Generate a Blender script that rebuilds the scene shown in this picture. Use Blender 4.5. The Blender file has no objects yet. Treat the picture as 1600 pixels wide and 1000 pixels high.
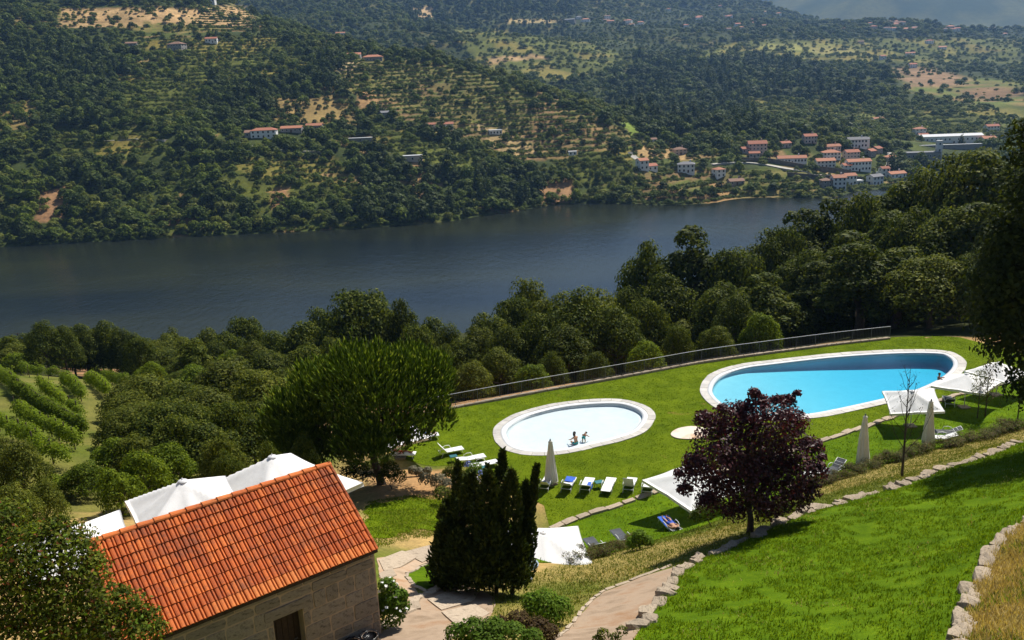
import bpy, bmesh, math, random, time
import numpy as np
from mathutils import Vector, Matrix, geometry
T0 = time.time()
random.seed(7); rng = np.random.default_rng(7)
sc = bpy.context.scene
col = sc.collection

# ------------------------------------------------------------------ camera
CAM_Z = 88.0
PITCH, ROLL, FPX = math.radians(15.5), math.radians(2.5), 1400.0
Cc = np.array([0, 0, CAM_Z])
Fv = np.array([0, math.cos(PITCH), -math.sin(PITCH)])
R0 = np.array([1.0, 0, 0]); U0 = np.array([0, math.sin(PITCH), math.cos(PITCH)])
Rv = math.cos(ROLL)*R0 - math.sin(ROLL)*U0
Uv = math.sin(ROLL)*R0 + math.cos(ROLL)*U0
cd = bpy.data.cameras.new('camera'); cam = bpy.data.objects.new('camera', cd); col.objects.link(cam)
cd.sensor_width = 36; cd.lens = 36*FPX/1600; cd.clip_start = 0.5; cd.clip_end = 40000
M = Matrix(((Rv[0], Uv[0], -Fv[0], 0), (Rv[1], Uv[1], -Fv[1], 0), (Rv[2], Uv[2], -Fv[2], CAM_Z), (0, 0, 0, 1)))
cam.matrix_world = M
sc.camera = cam

# ------------------------------------------------------------------ light
SUN_AZ, SUN_EL = math.radians(38), math.radians(52)     # from +Y towards +X
w = bpy.data.worlds.new('World'); sc.world = w; w.use_nodes = True
nt = w.node_tree; nt.nodes.clear()
sky = nt.nodes.new('ShaderNodeTexSky'); sky.sky_type = 'NISHITA'; sky.sun_disc = False
sky.sun_elevation = SUN_EL; sky.sun_rotation = SUN_AZ; sky.altitude = 200
bg = nt.nodes.new('ShaderNodeBackground'); bg.inputs[1].default_value = 0.05
wo = nt.nodes.new('ShaderNodeOutputWorld')
nt.links.new(sky.outputs[0], bg.inputs[0]); nt.links.new(bg.outputs[0], wo.inputs[0])
sl = bpy.data.lights.new('sun', 'SUN'); sl.energy = 5.0; sl.angle = math.radians(0.5); sl.color = (1, .95, .86)
sun = bpy.data.objects.new('sun', sl); col.objects.link(sun)
sd = Vector((math.sin(SUN_AZ)*math.cos(SUN_EL), math.cos(SUN_AZ)*math.cos(SUN_EL), math.sin(SUN_EL)))
sun.rotation_euler = sd.to_track_quat('Z', 'Y').to_euler(); sun.location = (60, 60, 200)
vs = sc.view_settings; vs.view_transform = 'Standard'; vs.look = 'None'; vs.gamma = 1; vs.exposure = 0.62
sc.cycles.max_bounces = 5; sc.cycles.diffuse_bounces = 2; sc.cycles.transparent_max_bounces = 12; sc.cycles.volume_bounces = 0
sc.cycles.caustics_reflective = False; sc.cycles.caustics_refractive = False

# ------------------------------------------------------------------ picture <-> place
def ray(px, py): return Fv*FPX + Rv*(px-800) + Uv*(500-py)
def at_z(px, py, z):
    d = ray(px, py); return Cc + d*((z-CAM_Z)/d[2])
def at_y(px, py, y):
    d = ray(px, py); return Cc + d*(y/d[1])
def at_d(px, py, dist):
    d = ray(px, py); return Cc + d/np.linalg.norm(d)*dist
def proj(P):
    v = np.asarray(P, float)-Cc; wd = v@Fv
    return 800+FPX*(v@Rv)/wd, 500-FPX*(v@Uv)/wd, wd

# ------------------------------------------------------------------ relief
class RBF:
    def __init__(s, P, c, smooth=0.0):
        P = np.array(P, float); s.X = P[:, :2]; s.c = c
        n = len(P); D = np.sqrt(((s.X[:, None]-s.X[None])**2).sum(-1)+c*c)
        A = np.zeros((n+3, n+3)); A[:n, :n] = -D+smooth*np.eye(n)
        Q = np.c_[np.ones(n), s.X]; A[:n, n:] = Q; A[n:, :n] = Q.T
        s.w = np.linalg.solve(A, np.r_[P[:, 2], 0, 0, 0])
    def __call__(s, x, y):
        x = np.asarray(x, float); sh = x.shape; q = np.c_[x.ravel(), np.asarray(y, float).ravel()]
        out = np.empty(len(q)); n = len(s.X)
        for i in range(0, len(q), 20000):
            b = q[i:i+20000]
            D = np.sqrt(((b[:, None]-s.X[None])**2).sum(-1)+s.c**2)
            out[i:i+20000] = -D@s.w[:n]+s.w[n]+b@s.w[n+1:]
        return out.reshape(sh)

DECK = 62.5
def pz(px, py, z): return tuple(at_z(px, py, z))
def pd(px, py, d): return tuple(at_d(px, py, d))
near = [pz(*a, DECK) for a in [(705, 637), (800, 620), (900, 602), (1100, 567), (1300, 540), (1390, 529), (770, 676), (897, 670), (1020, 650), (1100, 610), (1200, 600), (1300, 600), (1400, 590), (1500, 570),
        (900, 810), (1030, 768), (1150, 730), (1285, 690), (1470, 625), (1560, 600), (640, 660), (650, 712), (700, 720), (780, 740), (850, 775), (1550, 570)]]
near += [pz(*a) for a in [(1000, 812, 62.6), (950, 850, 62.9), (1100, 785, 62.6), (1300, 725, 62.6), (1400, 690, 62.6), (1530, 650, 62.6), (870, 860, 63.0), (800, 790, 63.0),
        (880, 889, 66.3), (940, 872, 65.6), (1000, 852, 64.9), (1140, 806, 64.0), (1280, 757, 63.6), (1400, 722, 63.4), (1590, 672, 63.2),
        (1060, 895, 70.4), (1160, 850, 69.8), (1240, 812, 69.2), (1400, 764, 68.4), (1440, 746, 68.1), (1600, 694, 67.3),
        (950, 905, 68.4), (860, 930, 69.2), (1100, 845, 67.6),
        (1300, 900, 72.1), (1500, 850, 72.6), (1550, 900, 74.6), (1500, 990, 75.8), (1600, 830, 74.2), (1600, 960, 76.4), (1200, 990, 74.2), (1000, 980, 73.0), (1100, 930, 72.0), (1350, 820, 70.4),(1500,760,70.2),
        (900, 990, 72.4), (960, 940, 71.2), (800, 990, 72.9), (700, 990, 73.0), (597, 990, 72.7), (700, 940, 71.2), (780, 920, 69.6), (620, 885, 69.6), (640, 850, 68.0), (640, 800, 65.8), (700, 800, 65.0), (650, 770, 64.6), (590, 757, 64.2), (740, 770, 63.8),
        (760, 840, 66.4)]]
near += [(-9.3, 32.5, 70.4), (-12.5, 29.5, 70.8), (-14.5, 25, 71.9), (-8, 27, 72), (-6, 20, 73), (-12, 18, 73.6), (-12, 12, 76.5), (0, 10, 77.6), (10, 10, 79), (-25, 15, 75.5), (25, 12, 80), (-20, 32, 70), (-28, 45, 65.5), (-12, 45, 65.2),
         (-14, 55, 61.5), (-22, 62, 60.5), (-31, 58, 63.5), (-47, 84, 59.6), (-45, 96, 55.5), (-30, 80, 57.5), (-15, 75, 58), (-5, 72, 60.8), (-62, 110, 52.0), (-72, 127, 48.0), (-40, 118, 47), (-50, 60, 64.5), (-90, 120, 51), (-60, 30, 72), (-100, 70, 66),
         (-15, 100, 51), (10, 80, 58.5), (10, 100, 52), (30, 88, 59), (35, 105, 55), (45, 82, 62), (60, 90, 62.5), (75, 105, 61.5), (50, 70, 63.2), (45, 58, 64.5), (55, 45, 68), (70, 70, 67), (40, 40, 69.8), (45, 25, 76), (65, 130, 54), (90, 140, 54), (110, 110, 64), (120, 180, 44), (150, 160, 54),
         (-110, 150, 40), (-70, 145, 40.5), (-60, 155, 37), (-20, 140, 36), (30, 140, 40), (70, 180, 36), (-200, 150, 42), (-150, 90, 64), (-300, 150, 46), (-200, 60, 75), (-100, 10, 85), (0, -20, 86), (80, 0, 88), (150, 60, 84), (250, 150, 70), (250, 50, 98), (-300, 30, 90),
         (-110, 230, 20), (-30, 220, 17), (40, 230, 18), (110, 260, 16), (-200, 230, 22), (-300, 240, 24), (180, 260, 26), (260, 280, 30),
         (-300, 315, 0), (-190, 310, 0), (-110, 308, 0), (-23, 302, 0), (60, 330, 0), (130, 370, 0), (200, 420, 0), (280, 460, 0),
         (-300, 380, -14), (-100, 380, -14), (50, 410, -14), (150, 450, -14), (240, 500, -14)]
RN = RBF(near, 2.5, 0.02)
def pt_in_poly(x, y, poly):
    x = np.asarray(x, float); y = np.asarray(y, float); ins = np.zeros(x.shape, bool); n = len(poly)
    for i in range(n):
        x1, y1 = poly[i][0], poly[i][1]; x2, y2 = poly[i-1][0], poly[i-1][1]
        c = ((y1 > y) != (y2 > y)) & (x < (x2-x1)*(y-y1)/((y2-y1) or 1e-12)+x1); ins ^= c
    return ins
def poly_dist(x, y, poly, closed=True):
    x = np.asarray(x, float); y = np.asarray(y, float); best = np.full(x.shape, 1e18); n = len(poly)
    for i in range(0 if closed else 1, n):
        ax, ay = poly[i-1][0], poly[i-1][1]; bx, by = poly[i][0], poly[i][1]
        dx, dy = bx-ax, by-ay; L = dx*dx+dy*dy or 1e-12
        t = np.clip(((x-ax)*dx+(y-ay)*dy)/L, 0, 1)
        best = np.minimum(best, (x-ax-t*dx)**2+(y-ay-t*dy)**2)
    return np.sqrt(best)
def smooth01(t): t = np.clip(t, 0, 1); return t*t*(3-2*t)
def catmull(P, k=8, closed=True):
    P = [np.array(p, float) for p in P]; n = len(P); out = []
    for i in range(n if closed else n-1):
        p0, p1, p2, p3 = (P[(i-1) % n], P[i], P[(i+1) % n], P[(i+2) % n]) if closed else (P[max(i-1, 0)], P[i], P[i+1], P[min(i+2, n-1)])
        for j in range(k):
            t = j/k
            out.append(.5*((2*p1)+(-p0+p2)*t+(2*p0-5*p1+4*p2-p3)*t*t+(-p0+3*p1-3*p2+p3)*t**3))
    if not closed: out.append(P[-1])
    return out
FENCE = catmull([at_z(*a, DECK)[:2] for a in [(640, 650), (705, 637), (800, 619), (900, 601), (1000, 583), (1100, 565), (1200, 551), (1300, 538), (1390, 528)]], 6, False)
STONE = catmull([at_z(*a, DECK)[:2] for a in [(860, 828), (900, 811), (1030, 769), (1150, 731), (1285, 690), (1470, 626), (1560, 602), (1640, 582)]], 6, False)
LEFT = [at_z(*a, DECK)[:2] for a in [(815, 800), (800, 770), (770, 750), (720, 738), (660, 735), (610, 722), (585, 690), (600, 660)]]
DECKPOLY = list(FENCE)+[at_z(1500, 527, DECK)[:2], at_z(1640, 545, DECK)[:2]]+list(STONE)[::-1]+LEFT
BIG = catmull([at_z(*a, DECK)[:2] for a in [(1093, 610), (1108, 586), (1150, 571), (1200, 564), (1300, 553), (1400, 547), (1470, 548), (1500, 557), (1510, 572), (1495, 591), (1455, 612), (1400, 628), (1300, 650), (1250, 656), (1200, 657), (1150, 650), (1110, 633)]], 8)
KID = catmull([at_z(*a, DECK)[:2] for a in [(770, 676), (782, 660), (815, 644), (880, 629), (960, 624), (1005, 633), (1024, 650), (1010, 674), (975, 689), (930, 700), (890, 709), (850, 713), (808, 710), (780, 698)]], 8)
def inset(poly, d):
    n = len(poly); out = []
    A = sum(poly[i-1][0]*poly[i][1]-poly[i][0]*poly[i-1][1] for i in range(n)); s = 1 if A > 0 else -1
    for i in range(n):
        t = poly[(i+1) % n]-poly[i-1]; t = t/np.linalg.norm(t); out.append(poly[i]+s*d*np.array([-t[1], t[0]]))
    return out
def vnoise(x, y, s, seed=0):
    x = np.asarray(x)/s; y = np.asarray(y)/s; xi = np.floor(x).astype(np.int64); yi = np.floor(y).astype(np.int64); fx = smooth01(x-xi); fy = smooth01(y-yi)
    def h(a, b):
        v = (a*374761393+b*668265263+seed*974711) & 0xffffffff; v = ((v ^ (v >> 13))*1274126177) & 0xffffffff; return ((v ^ (v >> 16)) & 0xffff)/65535.0
    return (h(xi, yi)*(1-fx)+h(xi+1, yi)*fx)*(1-fy)+(h(xi, yi+1)*(1-fx)+h(xi+1, yi+1)*fx)*fy
def Hn(x, y):
    x = np.asarray(x, float); y = np.asarray(y, float)
    z = RN(x, y)
    bump = (vnoise(x, y, 5, 1)-.5)*.18+(vnoise(x, y, 1.4, 2)-.5)*.07
    far = np.clip((y-110)/60, 0, 1); z = z+bump+far*(vnoise(x, y, 30, 3)-.5)*5
    d = poly_dist(x, y, DECKPOLY); ins = pt_in_poly(x, y, DECKPOLY)
    wgt = np.where(ins, 1, 1-smooth01(d/1.8)); nb = (vnoise(x, y, 3.0, 5)-.5)*.06
    return z*(1-wgt)+(DECK+nb)*wgt
def h1(x, y): return float(Hn(np.array([x]), np.array([y]))[0])
def hit(px, py, tmin=10.0, tmax=420.0, H=None, lift=0.0):
    """first point of the ground on the line of sight through a picture point"""
    H = H or Hn
    d = ray(px, py); d = d/np.linalg.norm(d)
    t = np.geomspace(tmin, tmax, 500)
    P = Cc+t[:, None]*d; g = H(P[:, 0], P[:, 1])+lift; k = np.argmax(P[:, 2] < g)
    if P[k, 2] >= g[k] or k == 0: k = max(k, 1)
    a, b = t[k-1], t[k]
    for _ in range(14):
        m = .5*(a+b); Q = Cc+m*d
        if Q[2] < h1(Q[0], Q[1])+lift if H is Hn else Q[2] < float(H(np.array([Q[0]]), np.array([Q[1]]))[0])+lift: b = m
        else: a = m
    return Cc+b*d

# far relief
far = [tuple(at_z(*a, 0)) for a in [(-250, 398), (0, 386), (125, 379), (250, 372), (375, 366), (500, 360), (600, 354), (700, 346), (800, 331), (880, 319), (960, 318), (1040, 321), (1110, 318), (1200, 309), (1300, 309), (1400, 296), (1600, 270)]]
for a in [(-250, 398), (0, 386), (250, 372), (500, 360), (700, 346), (800, 331), (900, 320), (1040, 321), (1200, 309), (1400, 296), (1600, 270)]:
    q = at_z(*a, 0); far.append((q[0]*.96, q[1]-22, -9)); far.append((q[0]*.9, q[1]-60, -14))
def py_(px, py, y): return tuple(at_y(px, py, y))
far += [py_(*a) for a in [(-250, 250, 640), (0, 250, 640), (0, 170, 730), (0, 100, 830), (0, 30, 960), (150, 300, 590), (250, 200, 680), (200, 110, 830), (200, 30, 1000), (330, 5, 1120), (400, 40, 1040), (-250, 60, 900), (-250, -30, 1150), (100, -40, 1250), (300, -25, 1220),
        (270, 75, 900), (410, 214, 655), (480, 200, 690), (500, 300, 585), (650, 240, 655), (640, 300, 602), (520, 130, 810), (560, 92, 930), (480, 60, 1020), (540, 65, 990), (650, 90, 900), (640, 160, 790), (740, 112, 890), (800, 210, 720), (770, 250, 665), (820, 140, 830), (860, 152, 810), (800, 290, 625), (960, 190, 745), (900, 240, 680), (960, 270, 640), (1000, 262, 655), (1040, 222, 730), (1050, 285, 622), (1100, 245, 690),
        (1130, 285, 630), (1200, 285, 618), (1200, 235, 700), (1280, 245, 690), (1280, 280, 630), (1350, 260, 680), (1350, 290, 630), (1400, 270, 670), (1300, 215, 740), (1260, 205, 760), (1180, 225, 720), (1480, 225, 800), (1480, 260, 700), (1600, 230, 760), (1700, 230, 760),
        (1100, 195, 900), (1000, 180, 1050), (1200, 190, 950), (1300, 190, 950), (1500, 195, 950), (1650, 190, 950), (860, 130, 1250), (700, 70, 1500),
        (1000, 130, 1300), (1150, 120, 1350), (1300, 140, 1250), (1450, 150, 1150), (1600, 150, 1200), (1000, 60, 1850), (1150, 60, 1850), (1300, 85, 1750), (1450, 95, 1650), (1600, 100, 1700), (1750, 110, 1700), (1450, 60, 2200), (1600, 72, 2200), (1300, 45, 2300), (1250, 30, 2500), (1400, 42, 2600), (1600, 58, 2600), (1750, 60, 2600),
        (800, 60, 1800), (650, 30, 1950), (500, 30, 1700), (800, 0, 2300), (1000, 10, 2400), (1100, 5, 2600), (1130, -8, 2800), (1000, -50, 2900), (700, -50, 2700), (500, -60, 2600), (300, -70, 2600), (1200, 22, 2600)]]
far += [(150, 950, 22), (60, 1050, 30), (-40, 1200, 60), (-150, 1350, 90), (-420, 1500, 130), (-700, 1600, 160), (-900, 1000, 200), (-1200, 1500, 260), (1600, 2600, 160), (1400, 1500, 60), (900, 900, 30), (700, 760, 18), (600, 600, 8), (2600, 3400, 200), (1500, 3300, 120), (800, 3200, 180), (-600, 2900, 330), (-1600, 2800, 420), (1200, 800, 60), (1800, 1500, 110), (2200, 2400, 170), (-700, 520, -5), (-900, 520, 0), (-800, 640, 70), (-800, 380, -14), (600, 480, -14), (900, 400, -14)]
RF = RBF(far, 12.0, 0.3)
def zonep(*pts): return list(pts)
# picture zones of the far bank, turned into place by projecting each ground point
TERR = [zonep((540, 85), (640, 88), (760, 118), (870, 160), (965, 200), (1010, 215), (1000, 240), (930, 258), (860, 250), (800, 250), (740, 215), (650, 205), (600, 170), (560, 150), (520, 130)),
        zonep((985, 262), (1060, 262), (1130, 262), (1290, 268), (1290, 300), (1130, 318), (1000, 318), (950, 300)),
        zonep((1400, 108), (1440, 106), (1520, 122), (1600, 128), (1600, 168), (1500, 160), (1420, 140)),
        zonep((1430, 165), (1600, 175), (1600, 200), (1500, 205), (1400, 190)),
        zonep((90, 12), (390, 10), (415, 48), (240, 52), (90, 30))]
def Hf(x, y):
    x = np.asarray(x, float); y = np.asarray(y, float); z = RF(x, y)
    a = np.clip((z-2)/20, 0, 1)
    z = z+a*((vnoise(x, y, 60, 11)-.5)*9+(vnoise(x, y, 22, 12)-.5)*4)
    big = np.clip((y-1200)/800, 0, 1); z = z+big*((vnoise(x, y, 320, 13)-.5)*46+(vnoise(x, y, 130, 14)-.5)*22)
    return z
def terr_mask(x, y, z):
    u, v, _ = proj(np.c_[x.ravel(), y.ravel(), z.ravel()]); m = np.zeros(u.shape, bool)
    for p in TERR: m |= pt_in_poly(u, v, p)
    return m.reshape(x.shape) & (y < 1500)
def stepz(z, dz=3.2):
    q = z/dz; k = np.floor(q); f = q-k; return dz*(k+smooth01((f-.72)/.28)*.92+f*.08)

# ------------------------------------------------------------------ bookkeeping
def tag(o, label=None, cat=None, group=None, kind=None):
    if label: o['label'] = label
    if cat: o['category'] = cat
    if group: o['group'] = group
    if kind: o['kind'] = kind
    return o
def link(name, me, parent=None, loc=None, rot=None, scale=None):
    o = bpy.data.objects.new(name, me); col.objects.link(o)
    if parent is not None: o.parent = parent
    if loc is not None: o.location = loc
    if rot is not None: o.rotation_euler = rot if hasattr(rot, '__len__') else (0, 0, rot)
    if scale is not None: o.scale = scale if hasattr(scale, '__len__') else (scale,)*3
    return o
def thing(name, label, cat, loc=(0, 0, 0), rotz=0, group=None, scale=None):
    return tag(link(name, None, None, loc, rotz, scale), label, cat, group)
def copy_tree(o, parent=None):
    c = o.copy(); col.objects.link(c)
    if parent is not None: c.parent = parent
    for ch in list(o.children): copy_tree(ch, c)
    return c
def mesh_np(name, V, Fc, mat=None, smooth=False, midx=None):
    """V (n,3), Fc (m,k) uniform polygons"""
    V = np.ascontiguousarray(V, np.float32); Fc = np.ascontiguousarray(Fc, np.int32); m, k = Fc.shape
    me = bpy.data.meshes.new(name); me.vertices.add(len(V)); me.vertices.foreach_set('co', V.ravel())
    me.loops.add(m*k); me.loops.foreach_set('vertex_index', Fc.ravel())
    me.polygons.add(m); me.polygons.foreach_set('loop_start', np.arange(0, m*k, k, dtype=np.int32))
    if smooth: me.polygons.foreach_set('use_smooth', np.ones(m, bool))
    for x in (mat if isinstance(mat, (list, tuple)) else [mat] if mat else []): me.materials.append(x)
    if midx is not None: me.polygons.foreach_set('material_index', np.asarray(midx, np.int32))
    me.update(calc_edges=True); me.validate(); return me
class MB:
    def __init__(s): s.v = []; s.f = []; s.m = []
    def add(s, V, Fc, mi=0):
        k = len(s.v); s.v += [tuple(map(float, p)) for p in V]; s.f += [tuple(k+i for i in q) for q in Fc]; s.m += [mi]*len(Fc); return s
    def box(s, c, size, rz=0, mi=0, M=None, taper=1.0):
        x, y, z = [a/2 for a in size]; V = [Vector((sx*x*(taper if sz > 0 else 1), sy*y*(taper if sz > 0 else 1), sz*z)) for sz in (-1, 1) for sx, sy in ((-1, -1), (1, -1), (1, 1), (-1, 1))]
        R = M if M is not None else Matrix.Rotation(rz, 3, 'Z'); V = [R@v+Vector(c) for v in V]
        return s.add(V, [(3, 2, 1, 0), (4, 5, 6, 7), (0, 1, 5, 4), (1, 2, 6, 5), (2, 3, 7, 6), (3, 0, 4, 7)], mi)
    def tube(s, P, r, n=6, mi=0, cap=True):
        P = [Vector(p) for p in P]; rs = r if hasattr(r, '__len__') else [r]*len(P); V = []; up = None
        for i, p in enumerate(P):
            t = (P[min(i+1, len(P)-1)]-P[max(i-1, 0)]).normalized()
            if up is None: up = t.orthogonal().normalized()
            a = (up-t*up.dot(t)); a = a.normalized() if a.length > 1e-6 else t.orthogonal().normalized(); up = a; b = t.cross(a)
            V += [p+(a*math.cos(2*math.pi*j/n)+b*math.sin(2*math.pi*j/n))*rs[i] for j in range(n)]
        Fc = [(i*n+j, i*n+(j+1) % n, (i+1)*n+(j+1) % n, (i+1)*n+j) for i in range(len(P)-1) for j in range(n)]
        if cap: Fc += [tuple(range(n))[::-1], tuple(range((len(P)-1)*n, len(P)*n))]
        return s.add(V, Fc, mi)
    def build(s, name, mats, parent=None, smooth=False, loc=None, rot=None):
        return link(name, s.mesh(name, mats, smooth), parent, loc, rot)
    def mesh(s, name, mats, smooth=False):
        me = bpy.data.meshes.new(name); me.from_pydata(s.v, [], s.f)
        for x in (mats if isinstance(mats, (list, tuple)) else [mats]): me.materials.append(x)
        me.polygons.foreach_set('material_index', s.m)
        if smooth: me.polygons.foreach_set('use_smooth', [True]*len(s.f))
        me.update(); return me

# ------------------------------------------------------------------ materials
class N:
    def __init__(s, name):
        s.m = bpy.data.materials.new(name); s.m.use_nodes = True; s.t = s.m.node_tree; s.b = s.t.nodes['Principled BSDF']; s.o = s.t.nodes['Material Output']
    def n(s, typ, **kw):
        x = s.t.nodes.new(typ)
        for k, v in kw.items(): setattr(x, k, v)
        return x
    def l(s, a, b): s.t.links.new(a, b)
    def coord(s, out='Object'): return s.n('ShaderNodeTexCoord').outputs[out]
    def noise(s, vec, scale, det=4, rough=.6, dist=0):
        x = s.n('ShaderNodeTexNoise'); x.inputs['Scale'].default_value = scale; x.inputs['Detail'].default_value = det; x.inputs['Roughness'].default_value = rough; x.inputs['Distortion'].default_value = dist
        if vec is not None: s.l(vec, x.inputs['Vector'])
        return x.outputs['Fac']
    def scale(s, vec, sc3):
        x = s.n('ShaderNodeMapping'); x.inputs['Scale'].default_value = sc3; s.l(vec, x.inputs['Vector']); return x.outputs[0]
    def ramp(s, fac, stops):
        x = s.n('ShaderNodeValToRGB'); e = x.color_ramp.elements
        while len(e) < len(stops): e.new(.5)
        for i, (p, c) in enumerate(stops): e[i].position = p; e[i].color = (*c, 1) if len(c) == 3 else c
        s.l(fac, x.inputs[0]); return x.outputs[0]
    def mix(s, fac, a, b, mode='MIX'):
        x = s.n('ShaderNodeMix', data_type='RGBA', blend_type=mode)
        for k, v in ((0, fac), (6, a), (7, b)):
            if hasattr(v, 'links'): s.l(v, x.inputs[k])
            else: x.inputs[k].default_value = v if not hasattr(v, '__len__') else (*v, 1)[:4]
        return x.outputs[2]
    def mul(s, a, b, op='MULTIPLY'):
        x = s.n('ShaderNodeMath', operation=op)
        for k, v in ((0, a), (1, b)):
            if hasattr(v, 'links'): s.l(v, x.inputs[k])
            else: x.inputs[k].default_value = v
        return x.outputs[0]
    def bump(s, h, strength=.4, dist=.02):
        x = s.n('ShaderNodeBump'); x.inputs['Strength'].default_value = strength; x.inputs['Distance'].default_value = dist; s.l(h, x.inputs['Height']); s.l(x.outputs[0], s.b.inputs['Normal']); return s
    def base(s, c, rough=.8, spec=.3, metal=0):
        if hasattr(c, 'links'): s.l(c, s.b.inputs['Base Color'])
        else: s.b.inputs['Base Color'].default_value = (*c, 1)
        s.b.inputs['Roughness'].default_value = rough; s.b.inputs['Specular IOR Level'].default_value = spec; s.b.inputs['Metallic'].default_value = metal; return s
def rough_mat(name, c1, c2, scale, rough=.85, bump=.3, bscale=None, bdist=.02, spec=.25, c3=None, det=5):
    m = N(name); co = m.coord(); f = m.noise(co, scale, det)
    stops = [(.3, c1), (.7, c2)] if c3 is None else [(.28, c1), (.5, c2), (.72, c3)]
    c = m.ramp(f, stops); rnd = m.n('ShaderNodeObjectInfo').outputs['Random']
    c = m.mix(1.0, c, m.ramp(rnd, [(0, (.86, .86, .86)), (1, (1.1, 1.1, 1.1))]), 'MULTIPLY')
    m.base(c, rough, spec); m.bump(m.noise(co, bscale or scale*4, 5), bump, bdist); return m.m
def leaf_mat(name, dark, mid, light, trans=.30, rough=.6, spec=.06, vary=.25, tcol=None):
    m = N(name); g = m.n('ShaderNodeNewGeometry').outputs['Random Per Island']; ob = m.n('ShaderNodeObjectInfo').outputs['Random']
    big = m.noise(m.coord(), .55, 4, .65)
    c = m.ramp(m.mul(m.mul(g, .5), m.mul(big, .5), 'ADD'), [(.15, dark), (.5, mid), (.85, light)])
    c = m.mix(1.0, c, m.ramp(ob, [(0, (1-vary,)*3), (.5, (1, 1, 1)), (1, (1+vary*.8, 1+vary*.6, 1-vary*.3))]), 'MULTIPLY')
    m.base(c, rough, spec)
    tr = m.n('ShaderNodeBsdfTranslucent'); m.l(m.mix(1.0, c, tcol or (1.5, 1.45, .6), 'MULTIPLY'), tr.inputs[0])
    ms = m.n('ShaderNodeMixShader'); ms.inputs[0].default_value = trans; m.l(m.b.outputs[0], ms.inputs[1]); m.l(tr.outputs[0], ms.inputs[2]); m.l(ms.outputs[0], m.o.inputs[0]); return m.m
def attr_ground(name, fine=9.0, bump=.5, bd=.05, amt=(.62, 1.35)):
    m = N(name); a = m.n('ShaderNodeAttribute', attribute_name='tint').outputs['Color']; co = m.coord()
    c = m.mix(1.0, a, m.ramp(m.noise(co, fine, 6, .7), [(.28, (amt[0],)*3), (.72, (amt[1], amt[1]*.98, amt[1]*.9))]), 'MULTIPLY')
    c = m.mix(1.0, c, m.ramp(m.noise(co, fine*.12, 4, .6), [(.3, (.75, .78, .7)), (.7, (1.2, 1.15, 1.05))]), 'MULTIPLY')
    m.base(c, .95, .1); m.bump(m.noise(co, fine*1.4, 5), bump, bd); return m.m
def where_label(u, marks):
    return min(marks, key=lambda m: abs(m[0]-u))[1]
def set_tint(me, C):
    a = me.color_attributes.new('tint', 'FLOAT_COLOR', 'POINT'); C = np.c_[C, np.ones(len(C))].astype(np.float32); a.data.foreach_set('color', C.ravel())
MT = {}
MT['hill'] = attr_ground('dry hillside', 6.0)
MT['far'] = attr_ground('far hillside', .35, .4, .6)
def lawn_mat(name, c1, c2, c3, dry, dryamt):
    m = N(name); co = m.coord(); c = m.ramp(m.mul(m.mul(m.noise(co, 14, 6, .75), .6), m.mul(m.noise(co, 1.7, 5, .7), .4), 'ADD'), [(.32, c1), (.5, c2), (.74, c3)])
    c = m.mix(1.0, c, m.ramp(m.noise(co, .55, 4, .6), [(.3, (.72, .76, .7)), (.7, (1.25, 1.18, 1.1))]), 'MULTIPLY')
    d = m.ramp(m.noise(co, .32, 6, .68, .5), [(dryamt, (0, 0, 0)), (dryamt+.14, (1, 1, 1))])
    c = m.mix(d, c, m.ramp(m.noise(co, 20, 4), [(.3, dry), (.7, tuple(x*1.5 for x in dry))]))
    m.base(c, .9, .03); m.bump(m.noise(m.scale(co, (1, 1, .4)), 22, 4, .7), .7, .05); return m.m
MT['lawn'] = lawn_mat('mown pool lawn', (.060, .094, .004), (.098, .144, .005), (.15, .195, .009), (.20, .13, .04), .64)
MT['lawn2'] = lawn_mat('long lawn', (.036, .074, .003), (.076, .138, .004), (.15, .21, .008), (.20, .14, .04), .68)
MT['path'] = rough_mat('sandy path', (.22, .155, .10), (.38, .28, .195), .8, .95, .5, 14, .02, .1, (.30, .17, .09))
MT['granite'] = rough_mat('granite', (.20, .155, .115), (.34, .275, .20), 6, .9, .6, 22, .03, .1, (.13, .105, .08))
MT['wallstone'] = rough_mat('dark weathered granite', (.14, .122, .102), (.27, .235, .195), 5, .92, .7, 20, .03, .1, (.08, .07, .06))
MT['granite2'] = rough_mat('pale granite edging', (.28, .22, .16), (.41, .33, .245), 5, .9, .5, 18, .02, .1, (.18, .14, .10))
MT['white'] = rough_mat('white powder coat', (.74, .74, .72), (.82, .82, .8), 3, .45, .05)
MT['coping'] = rough_mat('pool coping stone', (.40, .38, .345), (.52, .49, .45), 2.2, .7, .2, 20, .004)
MT['iron'] = rough_mat('dark steel bars', (.09, .095, .10), (.15, .155, .16), 6, .5, .1)
MT['rail'] = rough_mat('pale handrail', (.42, .43, .44), (.58, .58, .58), 6, .45, .1)
MT['bark'] = rough_mat('bark', (.05, .035, .025), (.12, .09, .065), 7, .95, .8, 24, .04)
MT['wood'] = rough_mat('dark wood', (.02, .013, .009), (.045, .03, .02), 9, .7, .4)
def fabric(name, a, b, trans=.25):
    m = N(name); co = m.coord(); c = m.ramp(m.noise(co, 2.5, 5), [(.3, a), (.7, b)]); m.base(c, .75, .15); m.bump(m.noise(co, 5, 3), .25, .03)
    tr = m.n('ShaderNodeBsdfTranslucent'); m.l(c, tr.inputs[0]); ms = m.n('ShaderNodeMixShader'); ms.inputs[0].default_value = trans
    m.l(m.b.outputs[0], ms.inputs[1]); m.l(tr.outputs[0], ms.inputs[2]); m.l(ms.outputs[0], m.o.inputs[0]); return m.m
MT['canvas'] = fabric('white canvas', (.76, .75, .74), (.84, .83, .82), .18)
MT['cream'] = fabric('cream canvas', (.70, .67, .59), (.79, .76, .69), .38)
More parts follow.
